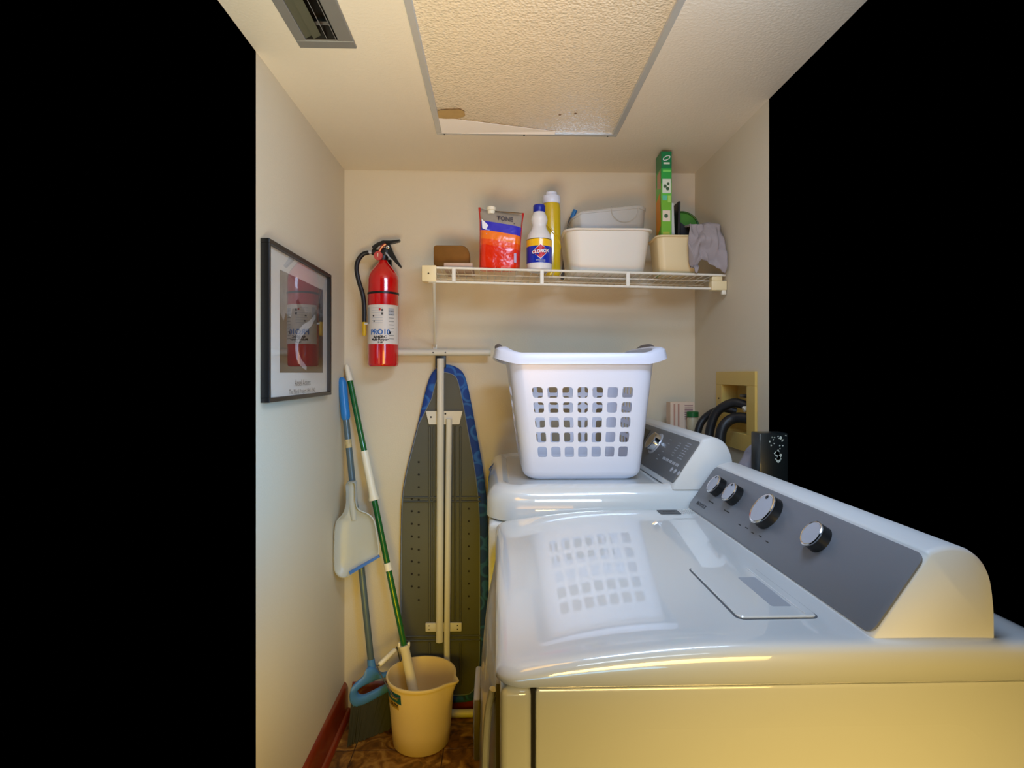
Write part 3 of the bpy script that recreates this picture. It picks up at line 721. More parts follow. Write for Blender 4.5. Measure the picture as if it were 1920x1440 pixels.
obj('end_cap', box(SX0-.022, SX0+.026, SY0-.010, SY0+.008, zs(SX0)-.047, zs(SX0)+.006, .003), M['cream'], t)
obj('cap_screw', lathe([(.003, 0), (.002, .001)], (0, 0, 0), 8, M=axis_mat((SX0+.0, SY0-.010, zs(SX0)-.021), (0, -1, 0))), M['gap'], t)
cp = obj('end_bracket', box(SX1-.052, SX1-.0005, SY0-.012, SY0+.02, zs(SX1)-.052, zs(SX1)-.020, .003), M['cream'], t)
obj('bracket_tongue', box(SX1-.046, SX1-.012, SY0-.002, SY0+.03, zs(SX1)-.022, zs(SX1)-.004, .002), M['cream'], t)
obj('bracket_hook', box(SX1-.016, SX1-.002, SY0-.010, SY0+.006, zs(SX1)-.066, zs(SX1)-.050, .003), M['grip_white'], t)
br0 = Vector((-.205, SY0+.004, zs(-.2)-.050)); br1 = Vector((-.233, YB-.004, 1.392))
obj('brace', tube([br0, br1], .0048, 8), M['wire'], t)
obj('brace_foot', box(br1.x-.008, br1.x+.008, YB-.006, YB-.0005, br1.z-.018, br1.z+.008, .001), M['wire'], t)
obj('wall_clip', box(SX0-.055, SX0-.012, YB-.010, YB-.0005, zs(SX0)-.004, zs(SX0)+.008, .002), M['cream'], t)
obj('side_rod', tube([(SX0, SY0, zs(SX0)), (SX0-.004, SY1, zs(SX0))], .003, 8), M['wire'], t)
ZT = .0042    # top of the deck wires above zs

# --- things on the shelf
x0, x1 = -.235, -.075
o = obj('paper_stack', box(-.175, -.078, 1.925, 2.10, zs(-.12)+ZT, zs(-.12)+ZT+.019, .003), mat('paper_pink', srgb(200, 172, 150), .8, var=.15, vscale=60), None, origin=(-.12, 2.0, zs(-.12)+ZT))
tag(o, 'thin pale folded paper lying under the brown sponge', 'paper')
zb = zs(-.12)+ZT+.0195
pf = []
for a, (cx, cz, r) in zip(range(4), (( -.092-.030, zb+.072-.030, .030), (-.216+.010, zb+.072-.010, .010), (-.216+.012, zb+.012, .012), (-.092-.010, zb+.010, .010))):
    for k in range(7): an = PI/2*a+PI/2*k/6; pf.append((cx+r*math.cos(an), cz+r*math.sin(an)))
def ring_off(k, y): 
    cx = sum(p[0] for p in pf)/len(pf); cz = sum(p[1] for p in pf)/len(pf); return [Vector((cx+(p[0]-cx)*k, y, cz+(p[1]-cz)*k)) for p in pf]
o = obj('sponge', loft([ring_off(.94, 1.985), ring_off(1, 1.991), ring_off(1, 2.049), ring_off(.94, 2.055)]), mat('sponge_brown', srgb(128, 84, 22), .85, var=.25, vscale=18, bump=.6, bscale=60), None, origin=(-.15, 2.02, zb), smooth=60)
tag(o, 'brown car-wash sponge with one rounded corner at the left end of shelf', 'sponge')

# orange pouch
px, py = .012, 1.945; pz = zs(px)+ZT
t = thing('detergent_pouch', 'orange, blue and silver detergent pouch standing on the shelf', 'pouch', (px, py, pz))
rings = []; Hp = .205
for j in range(15):
    h = j/14; wd = .0665+.004*h+.004*max(0, h-.85)/.15; th = .030*(1-h)**.6+.0018+.010*math.sin(PI*h); ring = []
    for k in range(36):
        a = 2*PI*k/36; ca, sa = math.cos(a), math.sin(a)
        x = wd*math.copysign(abs(ca)**.55, ca); y = th*math.copysign(abs(sa)**.9, sa)
        wob = .0022*noise.noise(Vector((x*45, h*9, 1)))*(1-abs(ca)**6)
        top = -.018*(x/wd+1)/2*max(0, (h-.5)/.5) + (.010*abs(ca)**4*max(0, (h-.8)/.2))
        ring.append(Vector((px+x+.006*h, py+y+wob*2, pz+Hp*h+top)))
    rings.append(ring)
pm = bands('pouch_print', [(0, srgb(226, 48, 12)), (.36, srgb(238, 78, 14)), (.46, srgb(246, 120, 14)), (.60, srgb(30, 34, 190)), (.755, srgb(150, 142, 130)), (.97, srgb(205, 180, 150))], 'Z', Hp, tilt=.16, rough=.22, coat=.6, bump=.5)
pch = obj('bag', loft(rings), pm, t, smooth=80)
sideR = mat('pouch_edge', srgb(176, 34, 26), .3, coat=.5)
for sx in (-1, 1):
    b = bmesh.new(); L_ = []
    for j in range(13):
        h = j/12; wd = .0665+.004*h+.004*max(0, h-.85)/.15; x = px+sx*(wd-.001)+.006*h; z = pz+.004+(Hp-.006)*h+(-.018 if sx > 0 else 0)*max(0, (h-.5)/.5)+.010*max(0, (h-.8)/.2)
        L_.append([Vector((x-sx*.003, py-.004, z)), Vector((x+sx*(.003+.004*max(0, h-.6)), py-.001, z)), Vector((x-sx*.003, py+.004, z))])
    obj('side_seal', loft(L_), sideR, t)
PF = lambda x, y: Vector((px+x, py-.0185+.05*max(0, y-.15), pz+y-.10*x))
fr_ = mat('foil_white', srgb(232, 232, 240), .3)
obj('white_swoosh', quad([PF(-.060, .163)+Vector((0, -.004, 0)), PF(-.022, .130)+Vector((0, -.005, 0)), PF(-.035, .124)+Vector((0, -.005, 0)), PF(-.058, .132)+Vector((0, -.004, 0))]), fr_, pch, smooth=0)
for s_, x, y, sz in (('TONE', .018, .172, .020), ('AWAY', .024, .154, .018)):
    text(s_, sz, mat('foil_ink', srgb(60, 48, 52), .5), pch, lambda a, c, x=x, y=y: Vector((px+x+a, py-.0195+.06*max(0, y+c-.15), pz+y+c-.12*(x+a))), bold=.0008)
for i in range(3):
    f0 = lambda a, c: Vector((px+a, py-.0262, pz+c-.16*a))
    obj('print_line', quad([f0(-.045+.04*(i % 2), .124-.007*i), f0(-.005+.04*(i % 2), .124-.007*i), f0(-.005+.04*(i % 2), .126-.007*i), f0(-.045+.04*(i % 2), .126-.007*i)]), mat('print_cyan', srgb(150, 170, 235), .5), pch, smooth=0)
obj('barcode', quad([Vector((px+x, py-.0305, pz+z)) for x, z in ((.048, .022), (.056, .020), (.056, .052), (.048, .053))]), mat('barcode_grey', srgb(176, 168, 206), .5), pch, smooth=0)
obj('pour_spout', lathe([(.013, -.010), (.013, .002), (.0155, .003), (.0155, .012), (.012, .015)], (px-.028, py, pz+Hp-.004), 18), M['grip_white'], t)

# bleach bottle
cx, cy = .147, 1.948; cz = zs(cx)+ZT
t = thing('bleach_bottle', 'white bleach bottle with blue cap and blue and yellow label', 'bottle', (cx, cy, cz))
pr_ = [(.036, 0), (.0415, .003), (.043, .010), (.043, .100), (.0425, .108), (.039, .122), (.030, .138), (.0240, .150), (.0235, .157), (.0275, .168), (.0285, .176), (.0265, .186), (.0215, .195), (.018, .204)]
sc = 1.0
wm = mat('bleach_plastic', srgb(226, 224, 222), .35, sss=.1)
obj('bottle_body', lathe(pr_, (cx, cy, cz), 40), wm, t)
obj('cap', lathe([(.0195, .201), (.0208, .203), (.0208, .222), (.0190, .2255), (.0001, .226)], (cx, cy, cz), 32), mat('cap_blue', srgb(14, 36, 150), .35), t)
lbm = bands('bleach_label', [(0, srgb(16, 40, 160)), (.62, srgb(242, 190, 20)), (.965, srgb(90, 74, 20))], 'Z', .084, 0, rough=.3)
def clab(z0, z1, r, a0, a1, m, parent, nm='label', nz_=1):
    b = bmesh.new(); n = 28; V = [[b.verts.new((cx+r*math.cos(math.radians(a0+(a1-a0)*i/n)), cy+r*math.sin(math.radians(a0+(a1-a0)*i/n)), z0+(z1-z0)*j/nz_)) for i in range(n+1)] for j in range(nz_+1)]
    for j in range(nz_):
        for i in range(n): b.faces.new((V[j][i], V[j][i+1], V[j+1][i+1], V[j+1][i]))
    return obj(nm, b, m, parent)
lb = clab(cz+.024, cz+.106, .0434, 180, 360, bands('bleach_label2', [(0, srgb(14, 44, 170)), ((.024+.056)/.226, srgb(244, 192, 24)), ((.024+.079)/.226, srgb(110, 92, 30))], 'Z', .226, rough=.3, coat=.3), t)
CB = lambda dz, off=0: (lambda x, y: Vector((cx+(.0440+off)*math.cos(math.radians(272)+x/.044), cy+(.0440+off)*math.sin(math.radians(272)+x/.044), cz+dz+y)))
def cpoly(pts, m, off, nm, parent=lb, dz=.060):
    b = bmesh.new(); b.faces.new([b.verts.new((p[0], p[1], 0)) for p in pts])
    bmesh.ops.triangulate(b, faces=b.faces[:]); bmesh.ops.subdivide_edges(b, edges=b.edges[:], cuts=3)
    f = CB(dz, off)
    for v in b.verts: v.co = f(v.co.x, v.co.y)
    return obj(nm, b, m, parent, smooth=0)
cpoly([(-.030, 0), (0, .026), (.030, .004), (0, -.024)], M['ink_white'], 0, 'logo_outline')
cpoly([(-.028, 0), (0, .024), (.028, .004), (0, -.022)], M['ink_red'], .0003, 'logo_red')
cpoly([(-.030, -.010), (-.030, .005), (.030, .013), (.030, -.001)], mat('logo_blue', srgb(20, 36, 130), .4), .0006, 'logo_band')
text('CLOROX', .0145, M['ink_white'], lb, lambda x, y: CB(.0608, .0010)(x, y+.10*x), bold=.0005)
for i in range(2): cpoly([(-.016+.01*i, -.0012), (.016, -.0012), (.016, .0008), (-.016+.01*i, .0008)], M['ink_pale'], .0004, 'print_line', dz=.032-.004*i)

# tall yellow bottle
cx2, cy2 = .197, 2.035; cz2 = zs(cx2)+ZT
t = thing('cleaner_bottle', 'tall yellow liquid cleaner bottle with white cap behind the bleach bottle', 'bottle', (cx2, cy2, cz2))
pr_ = [(.030, 0), (.0325, .003), (.0330, .01), (.0330, .05), (.0325, .11), (.033, .16), (.0325, .20), (.0325, .235), (.030, .252), (.026, .262)]
ym = mat('yellow_liquid', srgb(206, 178, 24), .15, coat=.6, var=.12, vscale=12)
obj('bottle_body', lathe(pr_, (cx2, cy2, cz2), 36, sy=.75), ym, t)
# moulded waist swirl
pts = []
for k in range(40):
    a = math.radians(150+ 260*k/39); r = .0310; pts.append((cx2+r*math.cos(a), cy2+r*.75*math.sin(a), cz2+.235-.17*k/39))
obj('moulded_swirl', tube(pts, [.0005+.0042*math.sin(PI*k/39) for k in range(40)], 8), ym, t)
obj('cap', lathe([(.0300, .258), (.0320, .262), (.0320, .282), (.029, .286), (.020, .288), (.0195, .298), (.017, .300)], (cx2, cy2, cz2), 32, sy=.8), M['white_plastic'], t)

# washing tub, translucent tub inside, brush
tx, ty = .3845, 2.055; tz = zs(tx)+ZT+.001
def open_tub(x0, x1, y0, y1, z0, H, r, flare, th=.003, rim=.006, wave=None, n=8):
    """open rounded box: outer wall, rim, inner wall, inner floor"""
    def R(ins, h, zz=None):
        k = flare*(1-h); low = max(0, .10-h)/.10; k += .018*low*low
        rg = rrect(x0+k+ins, x1-k-ins, y0+k+ins, y1-k-ins, r, z0+H*h if zz is None else zz, n)
        if wave and h > .5: rg = [Vector((p.x, p.y, p.z+wave(p.x, p.y)*(h-.5)/.5)) for p in rg]
        return rg
    rings = [R(0, 0), R(0, .05), R(0, .1), R(0, .3), R(0, .6), R(0, .95)]
    if rim: rings += [R(-rim, .955), R(-rim*1.2, .985)]
    rings += [R(-rim*.7, 1.0), R(th*.5, 1.0), R(th, .97), R(th, .6), R(th, .3), R(th, .1), R(th, .05), R(th, 0, z0+th)]
    return loft(rings)
o = obj('wash_tub', open_tub(.239, .536, 1.940, 2.170, tz, .152, .045, .020), M['tub'], None, origin=(tx, ty, tz), smooth=50)
tag(o, 'white plastic washing tub standing on the wire shelf', 'tub')
def wv(x, y):
    d = (x-.445)/.05; return (.012 if x < .50 else 0)*math.exp(-d*d)*(1 if y < 2.06 else 1) - .030*max(0, (.325-x)/.05) if x < .325 else .010*math.exp(-d*d)
o = obj('clear_tub', open_tub(.262, .524, 1.972, 2.140, tz+.0035, .232, .035, .012, th=.002, rim=.002, wave=wv), M['clear'], None, origin=(.395, 2.06, tz+.0035), smooth=50)
tag(o, 'translucent grey plastic tub nested inside the white washing tub', 'tub')
ct = o; nt_ = catmull([Vector((.445+.047*math.cos(a), 1.9705, tz+.234-.052*math.sin(a)**.8 if math.sin(a) > 0 else tz+.234)) for a in [PI*k/10 for k in range(11)]], 3)
obj('moulded_notch', tube(nt_, .0016, 6), M['clear'], ct)
brp = catmull([(.246, 2.151, tz+.02), (.252, 2.153, tz+.16), (.272, 2.15, tz+.215)], 6)
t = thing('dish_brush', 'blue-tipped dish brush leaning in the tub beside yellow bottle', 'brush', (.246, 2.148, tz+.01))
p0 = at(1052, 470, 2.15); p1 = at(1066, 424, 2.15); p2 = at(1077, 398, 2.15)
p0 = Vector((max(p0.x, .249), 2.152, tz+.012)); 
obj('handle', tube(catmull([p0, p1, p2-(p2-p1)*.3], 5), .006, 10), mat('brush_grey', srgb(84, 84, 88), .4), t)
obj('tip', tube(catmull([p2-(p2-p1)*.45, p2, p2+(p2-p1)*.15], 5), .0085, 10), M['blue_plastic'], t)

# cream bin and what stands in it
bx, by = .635, 1.98; bz = zs(bx)+ZT+.001
o = obj('storage_bin', open_tub(.548, .700, 1.925, 2.055, bz, .132, .022, .012, rim=.005), mat('bin_cream', srgb(232, 210, 160), .4), None, origin=(bx, by, bz), smooth=50)
tag(o, 'small cream plastic bin right of the washing tub on the shelf', 'bin')
zi = bz+.0035
t = thing('duster_box', 'tall green cleaning-product box standing in cream bin and almost touching the ceiling', 'box', (.585, 1.985, zi))
x0, x1, y0, y1 = .567, .603, 1.952, 2.020; Hb = 2.052-zi
gm = bands('green_box_front', [(0, srgb(96, 160, 30)), (.30, srgb(112, 176, 34)), (.62, srgb(96, 190, 60)), (.74, srgb(40, 160, 60)), (.86, srgb(0, 118, 62))], 'Z', Hb, rough=.35)
obj('carton', box(x0, x1, y0, y1, zi, zi+Hb, .0008, 1), gm, t)
def bf(a, c, off=.0006): return Vector((x0+a*(x1-x0), y0-off, zi+c*Hb))
wb = mat('print_white', srgb(214, 222, 200), .5)
pts = [bf(.5+.33*math.cos(k*PI/12)+.0, .945+.016*math.sin(k*PI/12)+.03*.33*math.cos(k*PI/12)) for k in range(24)]
obj('logo_ring', tube(pts, .0012, 6, closed=True), M['ink_white'], t)
for (a0_, a1_, c0, c1, m_) in ((.2, .8, .895, .91, wb), (.15, .9, .83, .85, mat('print_lime', srgb(120, 210, 90), .5)), (.1, .9, .66, .775, wb), (.12, .55, .60, .64, mat('print_teal', srgb(90, 190, 150), .5)), (.62, .9, .585, .64, mat('print_lime2', srgb(160, 210, 90), .5)), (.12, .85, .43, .52, mat('print_cream', srgb(222, 206, 180), .5)), (.15, .8, .27, .345, mat('print_yellow', srgb(176, 190, 50), .5)), (.1, .85, .11, .13, mat('print_lime3', srgb(150, 196, 70), .5))):
    obj('print_panel', quad([bf(a0_, c0), bf(a1_, c0), bf(a1_, c1), bf(a0_, c1)]), m_, t, smooth=0)
for (a_, c_, r_) in ((.35, .715, .006), (.65, .735, .005), (.60, .695, .006), (.45, .475, .007)):
    obj('print_spot', lathe([(r_, 0), (r_*.9, .0003)], (0, 0, 0), 14, M=axis_mat(bf(a_, c_, .0008), (0, -1, 0))), mat('print_dark', srgb(60, 90, 50), .5), t)
sd = lambda y, c: Vector((x0-.0005, y, zi+c*Hb))
obj('side_print', quad([sd(y0+.004, .40), sd(y1-.01, .30), sd(y1-.006, .62), sd(y0+.012, .68)]), mat('print_orange', srgb(222, 140, 20), .5), t, smooth=0)
obj('side_print', quad([sd(y0+.004, .70), sd(y1-.02, .72), sd(y1-.02, .84), sd(y0+.01, .86)]), mat('print_peach', srgb(196, 150, 120), .5), t, smooth=0)
def slab(name, pts, x0_, x1_, m, label, cat):
    o = obj(name, extrude_profile(pts, lambda p: Vector((x0_, p[0], p[1])), lambda p: Vector((x1_, p[0], p[1]))), m, None, origin=((x0_+x1_)/2, pts[0][0], pts[0][1])); tag(o, label, cat); return o
def rbox_thing(name, x0_, x1_, y0_, y1_, z0_, z1_, ang, m, label, cat):
    o = obj(name, box(x0_, x1_, y0_, y1_, z0_, z1_, .001, 1), m, None, origin=((x0_+x1_)/2, (y0_+y1_)/2, z0_)); o.rotation_euler[1] = ang; tag(o, label, cat); return o
rbox_thing('white_booklet', .6065, .620, 1.960, 2.03, zi+.001, 1.878, -.03, mat('booklet_white', srgb(196, 196, 186), .5), 'thin white booklet upright in cream bin next to green box', 'booklet')
rbox_thing('black_booklet', .624, .632, 1.962, 2.03, zi+.001, 1.884, .02, mat('booklet_black', srgb(26, 18, 12), .5), 'thin dark booklet upright in cream bin beside the white one', 'booklet')
# curved green scraper with a darker edge
c = Vector((.668, 2.015, 1.802)); Rg = .062
b = bmesh.new(); outer = []; inner = []
arc = [c+Vector((.0+Rg*math.cos(a)*1.0, 0, Rg*.95*math.sin(a))) for a in [PI*.98-PI*.98*k/20 for k in range(21)]]
t = thing('green_scraper', 'curved green plastic scraper poking out of the cream bin', 'scraper', (.665, 2.01, zi+.002))
body_pts = [Vector((p.x-.012, 0, p.z)) for p in arc]
lo = [Vector((.690, 0, zi+.006)), Vector((.640, 0, zi+.006))]
poly = [Vector((p.x, 2.012, min(p.z, 1.90))) for p in body_pts]+[Vector((q.x, 2.012, q.z)) for q in lo]
# right flank narrows into the bin
poly = [Vector((min(p.x, .722-(max(0, 1.80-p.z))*.3), p.y, p.z)) for p in poly]
obj('blade', loft([[p+Vector((0, d_, 0)) for p in poly] for d_ in (0, .004)]), mat('scraper_green', srgb(62, 128, 18), .4), t, smooth=40)
obj('rim', tube([p+Vector((0, -.001, 0)) for p in poly[2:20]], .0035, 8), mat('scraper_dark', srgb(34, 84, 14), .4), t)
o = obj('black_brush_block', loft([[Vector((x_, y_, z_)) for x_, z_ in ((.638, zi+.002), (.680, zi+.002), (.690, 1.775), (.668, 1.790), (.638, 1.812))] for y_ in (1.965, 1.995)]), M['black'], None, origin=(.66, 1.98, zi+.002))
tag(o, 'black plastic block in cream bin below the green scraper', 'block')

# grey rag draped over the right rim of the bin
def rag_pt(u, v):
    """u 0..1 across (x), v 0..1 from behind the bin, over the top, down the front"""
    x = .652+.108*u
    n1 = noise.noise(Vector((u*3.1+.7*v, v*3.4, 2.3))); n2 = noise.noise(Vector((u*7.5, v*5.5-u*2, 7.1)))
    crease = abs(math.sin(3.2*u+4.5*v+1.4*n1))**.6
    fold = .020*n1+.010*n2-.016*(1-crease)
    if v < .30:
        k = v/.30; y = 2.062-.150*k; z = 1.735+.058*min(1, k*4)**.5+.010*math.sin(k*PI)-.005*u+.5*fold
    else:
        k = (v-.30)/.70
        L = .118+.052*math.exp(-((u-.13)/.11)**2)+.048*max(0, (u-.35)/.65)
        y = 1.912-.036*math.sin(min(1, k*1.7)*PI/2)*(.45+.55*u)+.014*k*k; z = 1.793-.005*u-L*k
        x += -.008*(1-u)*math.sin(k*PI)
    y += -fold-.004; x += .006*n2*(u > .03)
    y = min(y, 1.918) if v > .34 else y
    if z < 1.646: y = min(y, 1.886)
    return Vector((min(x, .763), y, z))
b = bmesh.new(); nu, nv = 44, 60
V = [[b.verts.new(rag_pt(i/nu, j/nv)) for i in range(nu+1)] for j in range(nv+1)]
for j in range(nv):
    for i in range(nu): b.faces.new((V[j][i], V[j][i+1], V[j+1][i+1], V[j+1][i]))
o = obj('rag', b, mat('rag_grey', srgb(160, 150, 148), .9, bump=.4, bscale=400), None, origin=(.70, 1.98, 1.64), smooth=180); solid(o, .003, split=0)
tag(o, 'crumpled grey rag draped over right end of the cream bin', 'rag')
# ------------------------------------------------------------------ ironing board leaning folded on the back wall
t = thing('ironing_board', 'folded ironing board with blue cover standing underside out against the back wall', 'ironing board', (-.23, 2.14, 0))
YI = 2.168
def ol(pts, y=YI): return [at(u, v, y) for u, v in pts]
half = [(842, 684), (858, 690), (870, 703), (878, 730), (886, 770), (895, 820), (904, 870), (910, 915), (914, 965), (915, 1050), (915, 1150), (914, 1240), (908, 1285), (895, 1308), (872, 1318)]
left = [(800, 1318), (778, 1312), (762, 1296), (754, 1270), (750, 1200), (750, 1100), (751, 1000), (753, 935), (761, 885), (773, 835), (786, 783), (797, 735), (806, 706), (818, 690), (830, 684)]
outl = [Vector((p.x, 0, p.z)) for p in ol(half+left)]
def smooth_loop(P, n=4):
    out = []; m_ = len(P)
    for i in range(m_):
        a, b_, c_, d_ = P[i-1], P[i], P[(i+1) % m_], P[(i+2) % m_]
        for k in range(n):
            s_ = k/n; out.append(.5*((2*b_)+(c_-a)*s_+(2*a-5*b_+4*c_-d_)*s_*s_+(3*b_-a-3*c_+d_)*s_**3))
    return out
outl = smooth_loop(outl); cI = sum(outl, Vector())/len(outl)
def inset(P, d_):
    out = []; m_ = len(P)
    for i in range(m_):
        tg = (P[(i+1) % m_]-P[i-1]).normalized(); nn = Vector((tg.z, 0, -tg.x))
        if nn.dot(cI-P[i]) < 0: nn = -nn
        dd_ = d_(P[i], i) if callable(d_) else d_
        out.append(P[i]+nn*dd_)
    return out
def cov(p, i):      # the cover folds over the edge: broad at the nose and right side, thin on the left
    if p.x > cI.x+.0: return .031
    return .030 if p.z > 1.20 else (.030-.026*min(1, (1.20-p.z)/.10))
pad = [[Vector((p.x, y, p.z)) for p in P_] for y, P_ in ((2.1885, inset(outl, .004)), (2.185, outl), (2.174, outl), (2.1695, inset(outl, .003)))]
inn = inset(outl, cov)
cm = bpy.data.materials.new('blue_cover'); cm.use_nodes = True; nt = cm.node_tree; p_ = nt.nodes['Principled BSDF']; p_.inputs['Roughness'].default_value = .75
tc = nt.nodes.new('ShaderNodeTexCoord'); vo = nt.nodes.new('ShaderNodeTexVoronoi'); vo.feature = 'F1'; vo.inputs['Scale'].default_value = 17
nt.links.new(tc.outputs['Object'], vo.inputs['Vector']); r = nt.nodes.new('ShaderNodeValToRGB'); e = r.color_ramp.elements
e[0].position = .0; e[0].color = srgb(14, 62, 142); e[1].position = 1; e[1].color = srgb(14, 58, 138)
for ps, c_ in ((.40, (14, 60, 140)), (.46, (40, 98, 172)), (.53, (40, 98, 172)), (.58, (12, 54, 132))): q_ = e.new(ps); q_.color = srgb(*c_)
nt.links.new(vo.outputs['Distance'], r.inputs[0]); nt.links.new(r.outputs[0], p_.inputs['Base Color'])
rings = pad+[[Vector((p.x, 2.1675, p.z)) for p in inset(outl, lambda p, i: cov(p, i)*.6)], [Vector((p.x, 2.1695, p.z)) for p in inn]]
obj('cover', loft(rings, True, False), cm, t, smooth=60)
dk = bpy.data.materials.new('board_metal'); dk = mat('board_metal', srgb(80, 82, 76), .55, .2, var=.12, vscale=5)
deck = obj('deck', loft([[Vector((p.x, y, p.z)) for p in inset(inn, -.001)] for y in (2.1715, 2.1705)]), dk, t, smooth=0)
# elastic hem line
obj('hem', tube([Vector((p.x, 2.1680, p.z)) for p in inn[:]], .0016, 6, closed=True), mat('hem_grey', srgb(120, 130, 140), .7), t)
# pressed ribs: long ones beside the legs and two cross ones
def rib(x0, x1, z0, z1, name='rib', y=2.1655): return obj(name, box(x0, x1, y, 2.171, z0, z1, .002, 1), dk, deck)
zA = at(0, 802, YI).z; zB = at(0, 1190, YI).z; zC_ = at(0, 1310, YI).z
gx = lambda u: at(u, 900, YI).x
for u0, u1 in ((803, 808), (811, 814), (851, 855), (861, 865)): rib(gx(u0), gx(u1), zB, zA)
for u0, u1 in ((803, 808), (861, 865)): rib(gx(u0), gx(u1), zC_+.02, zB-.05)
for v0 in (941, 1207):
    z_ = at(0, v0, YI).z
    for dz_ in (-.009, .007): rib(gx(756), gx(901), z_+dz_-.003, z_+dz_+.003, 'cross_rib')
for i in range(12):
    z_ = at(0, 870+24*i, YI).z
    for u in ((785,) if i < 3 else (771+1, 785)):
        if i == 11 and u < 780: continue
        obj('vent_hole', lathe([(.0042, 0), (.0036, .0006)], (0, 0, 0), 10, M=axis_mat((gx(u)+.0, 2.1702, z_+(.004 if u < 780 else 0)), (0, -1, 0))), M['gap'], deck)
for i in range(9):
    z_ = at(0, 960+24*i, YI).z
    obj('vent_hole', lathe([(.0038, 0), (.003, .0006)], (0, 0, 0), 10, M=axis_mat((gx(879), 2.1702, z_), (0, -1, 0))), M['gap'], deck)
# legs
LYt = 2.150
p0 = at(826, 672, LYt); p1 = at(824, 1203, LYt)
leg = obj('leg', tube([p0, Vector((p0.x-.0015, LYt, (p0.z+p1.z)/2)), p1], .0135, 14), M['steel_white'], t)
q0 = at(842, 785, LYt+.003); q1 = at(838, 1200, LYt+.003)
obj('leg', tube([q0, q1, Vector((q1.x, q1.y+.004, .045))], .0115, 14), M['steel_white'], t)
f0 = at(749, 661, 2.150); f1 = at(917, 661, 2.150)
foot = obj('foot_bar', tube([f0, f1], .0125, 14), M['steel_white'], t)
for f_, s_ in ((f0, -1), (f1, 1)): obj('end_cap', tube([f_, f_+Vector((s_*.006, 0, 0))], .0132, 14), mat('cap_pale', srgb(206, 206, 190), .5), foot)
for u in (812, 835): obj('rivet', lathe([(.0028, 0), (.002, .0012)], (0, 0, 0), 8, M=axis_mat(at(u, 661, 2.1376), (0, -1, 0))), M['ink_grey'], foot)
obj('saddle', box(p0.x-.020, p0.x+.020, 2.150, 2.165, p0.z-.035, p0.z+.012, .003), M['black'], t)
g0 = at(752, 1330, 2.152); g1 = at(905, 1330, 2.152); g0.z = g1.z = .0165
foot2 = obj('foot_bar', tube([g0, g1], .0145, 14), M['steel_white'], t)
for f_, s_ in ((g0, -1), (g1, 1)): obj('end_cap', tube([f_, f_+Vector((s_*.006, 0, 0))], .016, 14), mat('cap_pale2', srgb(206, 206, 190), .5), foot2)
# brackets
a_ = [at(u, v, 2.155) for u, v in ((798, 771), (867, 771), (861, 796), (804, 796))]
br = obj('hinge_bracket', loft([[Vector((p.x, y, p.z)) for p in a_] for y in (2.170, 2.158)]), M['steel_white'], t)
for u, v in ((808, 782), (835, 776)): obj('rivet', lathe([(.0035, 0), (.003, .001)], (0, 0, 0), 10, M=axis_mat(at(u, v, 2.1577), (0, -1, 0))), M['gap'], br)
zz0, zz1 = at(0, 1201, 2.133).z, at(0, 1184, 2.133).z
br = obj('latch_bracket', box(gx(798), gx(866), 2.158, 2.170, zz0, zz1, .003), M['steel_white'], t)
for u in (805, 858):
    for dz_ in (.007, -.007): obj('rivet', lathe([(.0022, 0), (.002, .001)], (0, 0, 0), 8, M=axis_mat((gx(u), 2.1577, (zz0+zz1)/2+dz_), (0, -1, 0))), M['gap'], br)
# ------------------------------------------------------------------ bucket
bcx, bcy = -.262, 2.024; HB2 = .238
t = bucket = thing('bucket', 'cream plastic bucket with a pouring spout holding the green mop', 'bucket', (bcx, bcy, 0))
def bring(h, ins=0, z=None, rim=0):
    r = .098+.020*h-ins+rim; out = []
    for k in range(64):
        a = 2*PI*k/64; d = math.atan2(math.sin(a+.42), math.cos(a+.42)); sp_ = math.exp(-(d/.17)**2)*max(0, (h-.6)/.4)**1.5
        rr_ = r+.026*sp_; out.append(Vector((bcx+rr_*math.cos(a), bcy+rr_*math.sin(a), (HB2*h if z is None else z)-.006*sp_*0)))
    return out
R_ = [bring(0, .006, .0005), bring(0, 0, .006), bring(.3), bring(.6), bring(.8), bring(.9), bring(.955), bring(.958, rim=.0035), bring(.99, rim=.0045), bring(1, rim=.003), bring(1, .002), bring(.97, .003), bring(.8, .003), bring(.6, .003), bring(.3, .003), bring(.03, .003), bring(.03, .05), bring(.03, .10)]
obj('pail', loft(R_), M['bucket'], t, smooth=50)
# bail handle resting on the rim's left, with its white grip
G0 = at(711, 1247, 1.985); G1 = at(741, 1218, 2.045); gd = (G1-G0)
hl = catmull([(bcx-.060, bcy-.102, .205), (bcx-.088, bcy-.085, .212), G0-gd*.12, G0, G1, G1+gd*.12, (bcx-.085, bcy+.085, .232), (bcx-.055, bcy+.106, .212)], 6)
obj('bail', tube(hl, .0021, 8), M['ink_grey'], t)
obj('bail_grip', tube([G0, G0.lerp(G1, .05), G0.lerp(G1, .95), G1], [.006, .0085, .0085, .006], 10), M['grip_white'], t)
def bk(ac, z0):   # map flat onto the pail's outside
    def f(x, y):
        z = z0+y; r = .098+.020*(z/HB2)+.0007; a = math.radians(ac)+x/r; return Vector((bcx+r*math.cos(a), bcy+r*math.sin(a), z))
    return f
def bpatch(ac, z0, w_, h_, m, nm, parent=t):
    f = bk(ac, z0); b = bmesh.new(); n = 6; V = [[b.verts.new(f(-w_/2+w_*i/n, -h_/2+h_*j/2)) for i in range(n+1)] for j in range(3)]
    for j in range(2):
        for i in range(n): b.faces.new((V[j][i], V[j][i+1], V[j+1][i+1], V[j+1][i]))
    return obj(nm, b, m, parent, smooth=0)
lbk = bpatch(217, .198, .098, .034, mat('bucket_label', srgb(24, 92, 104), .45), 'label')
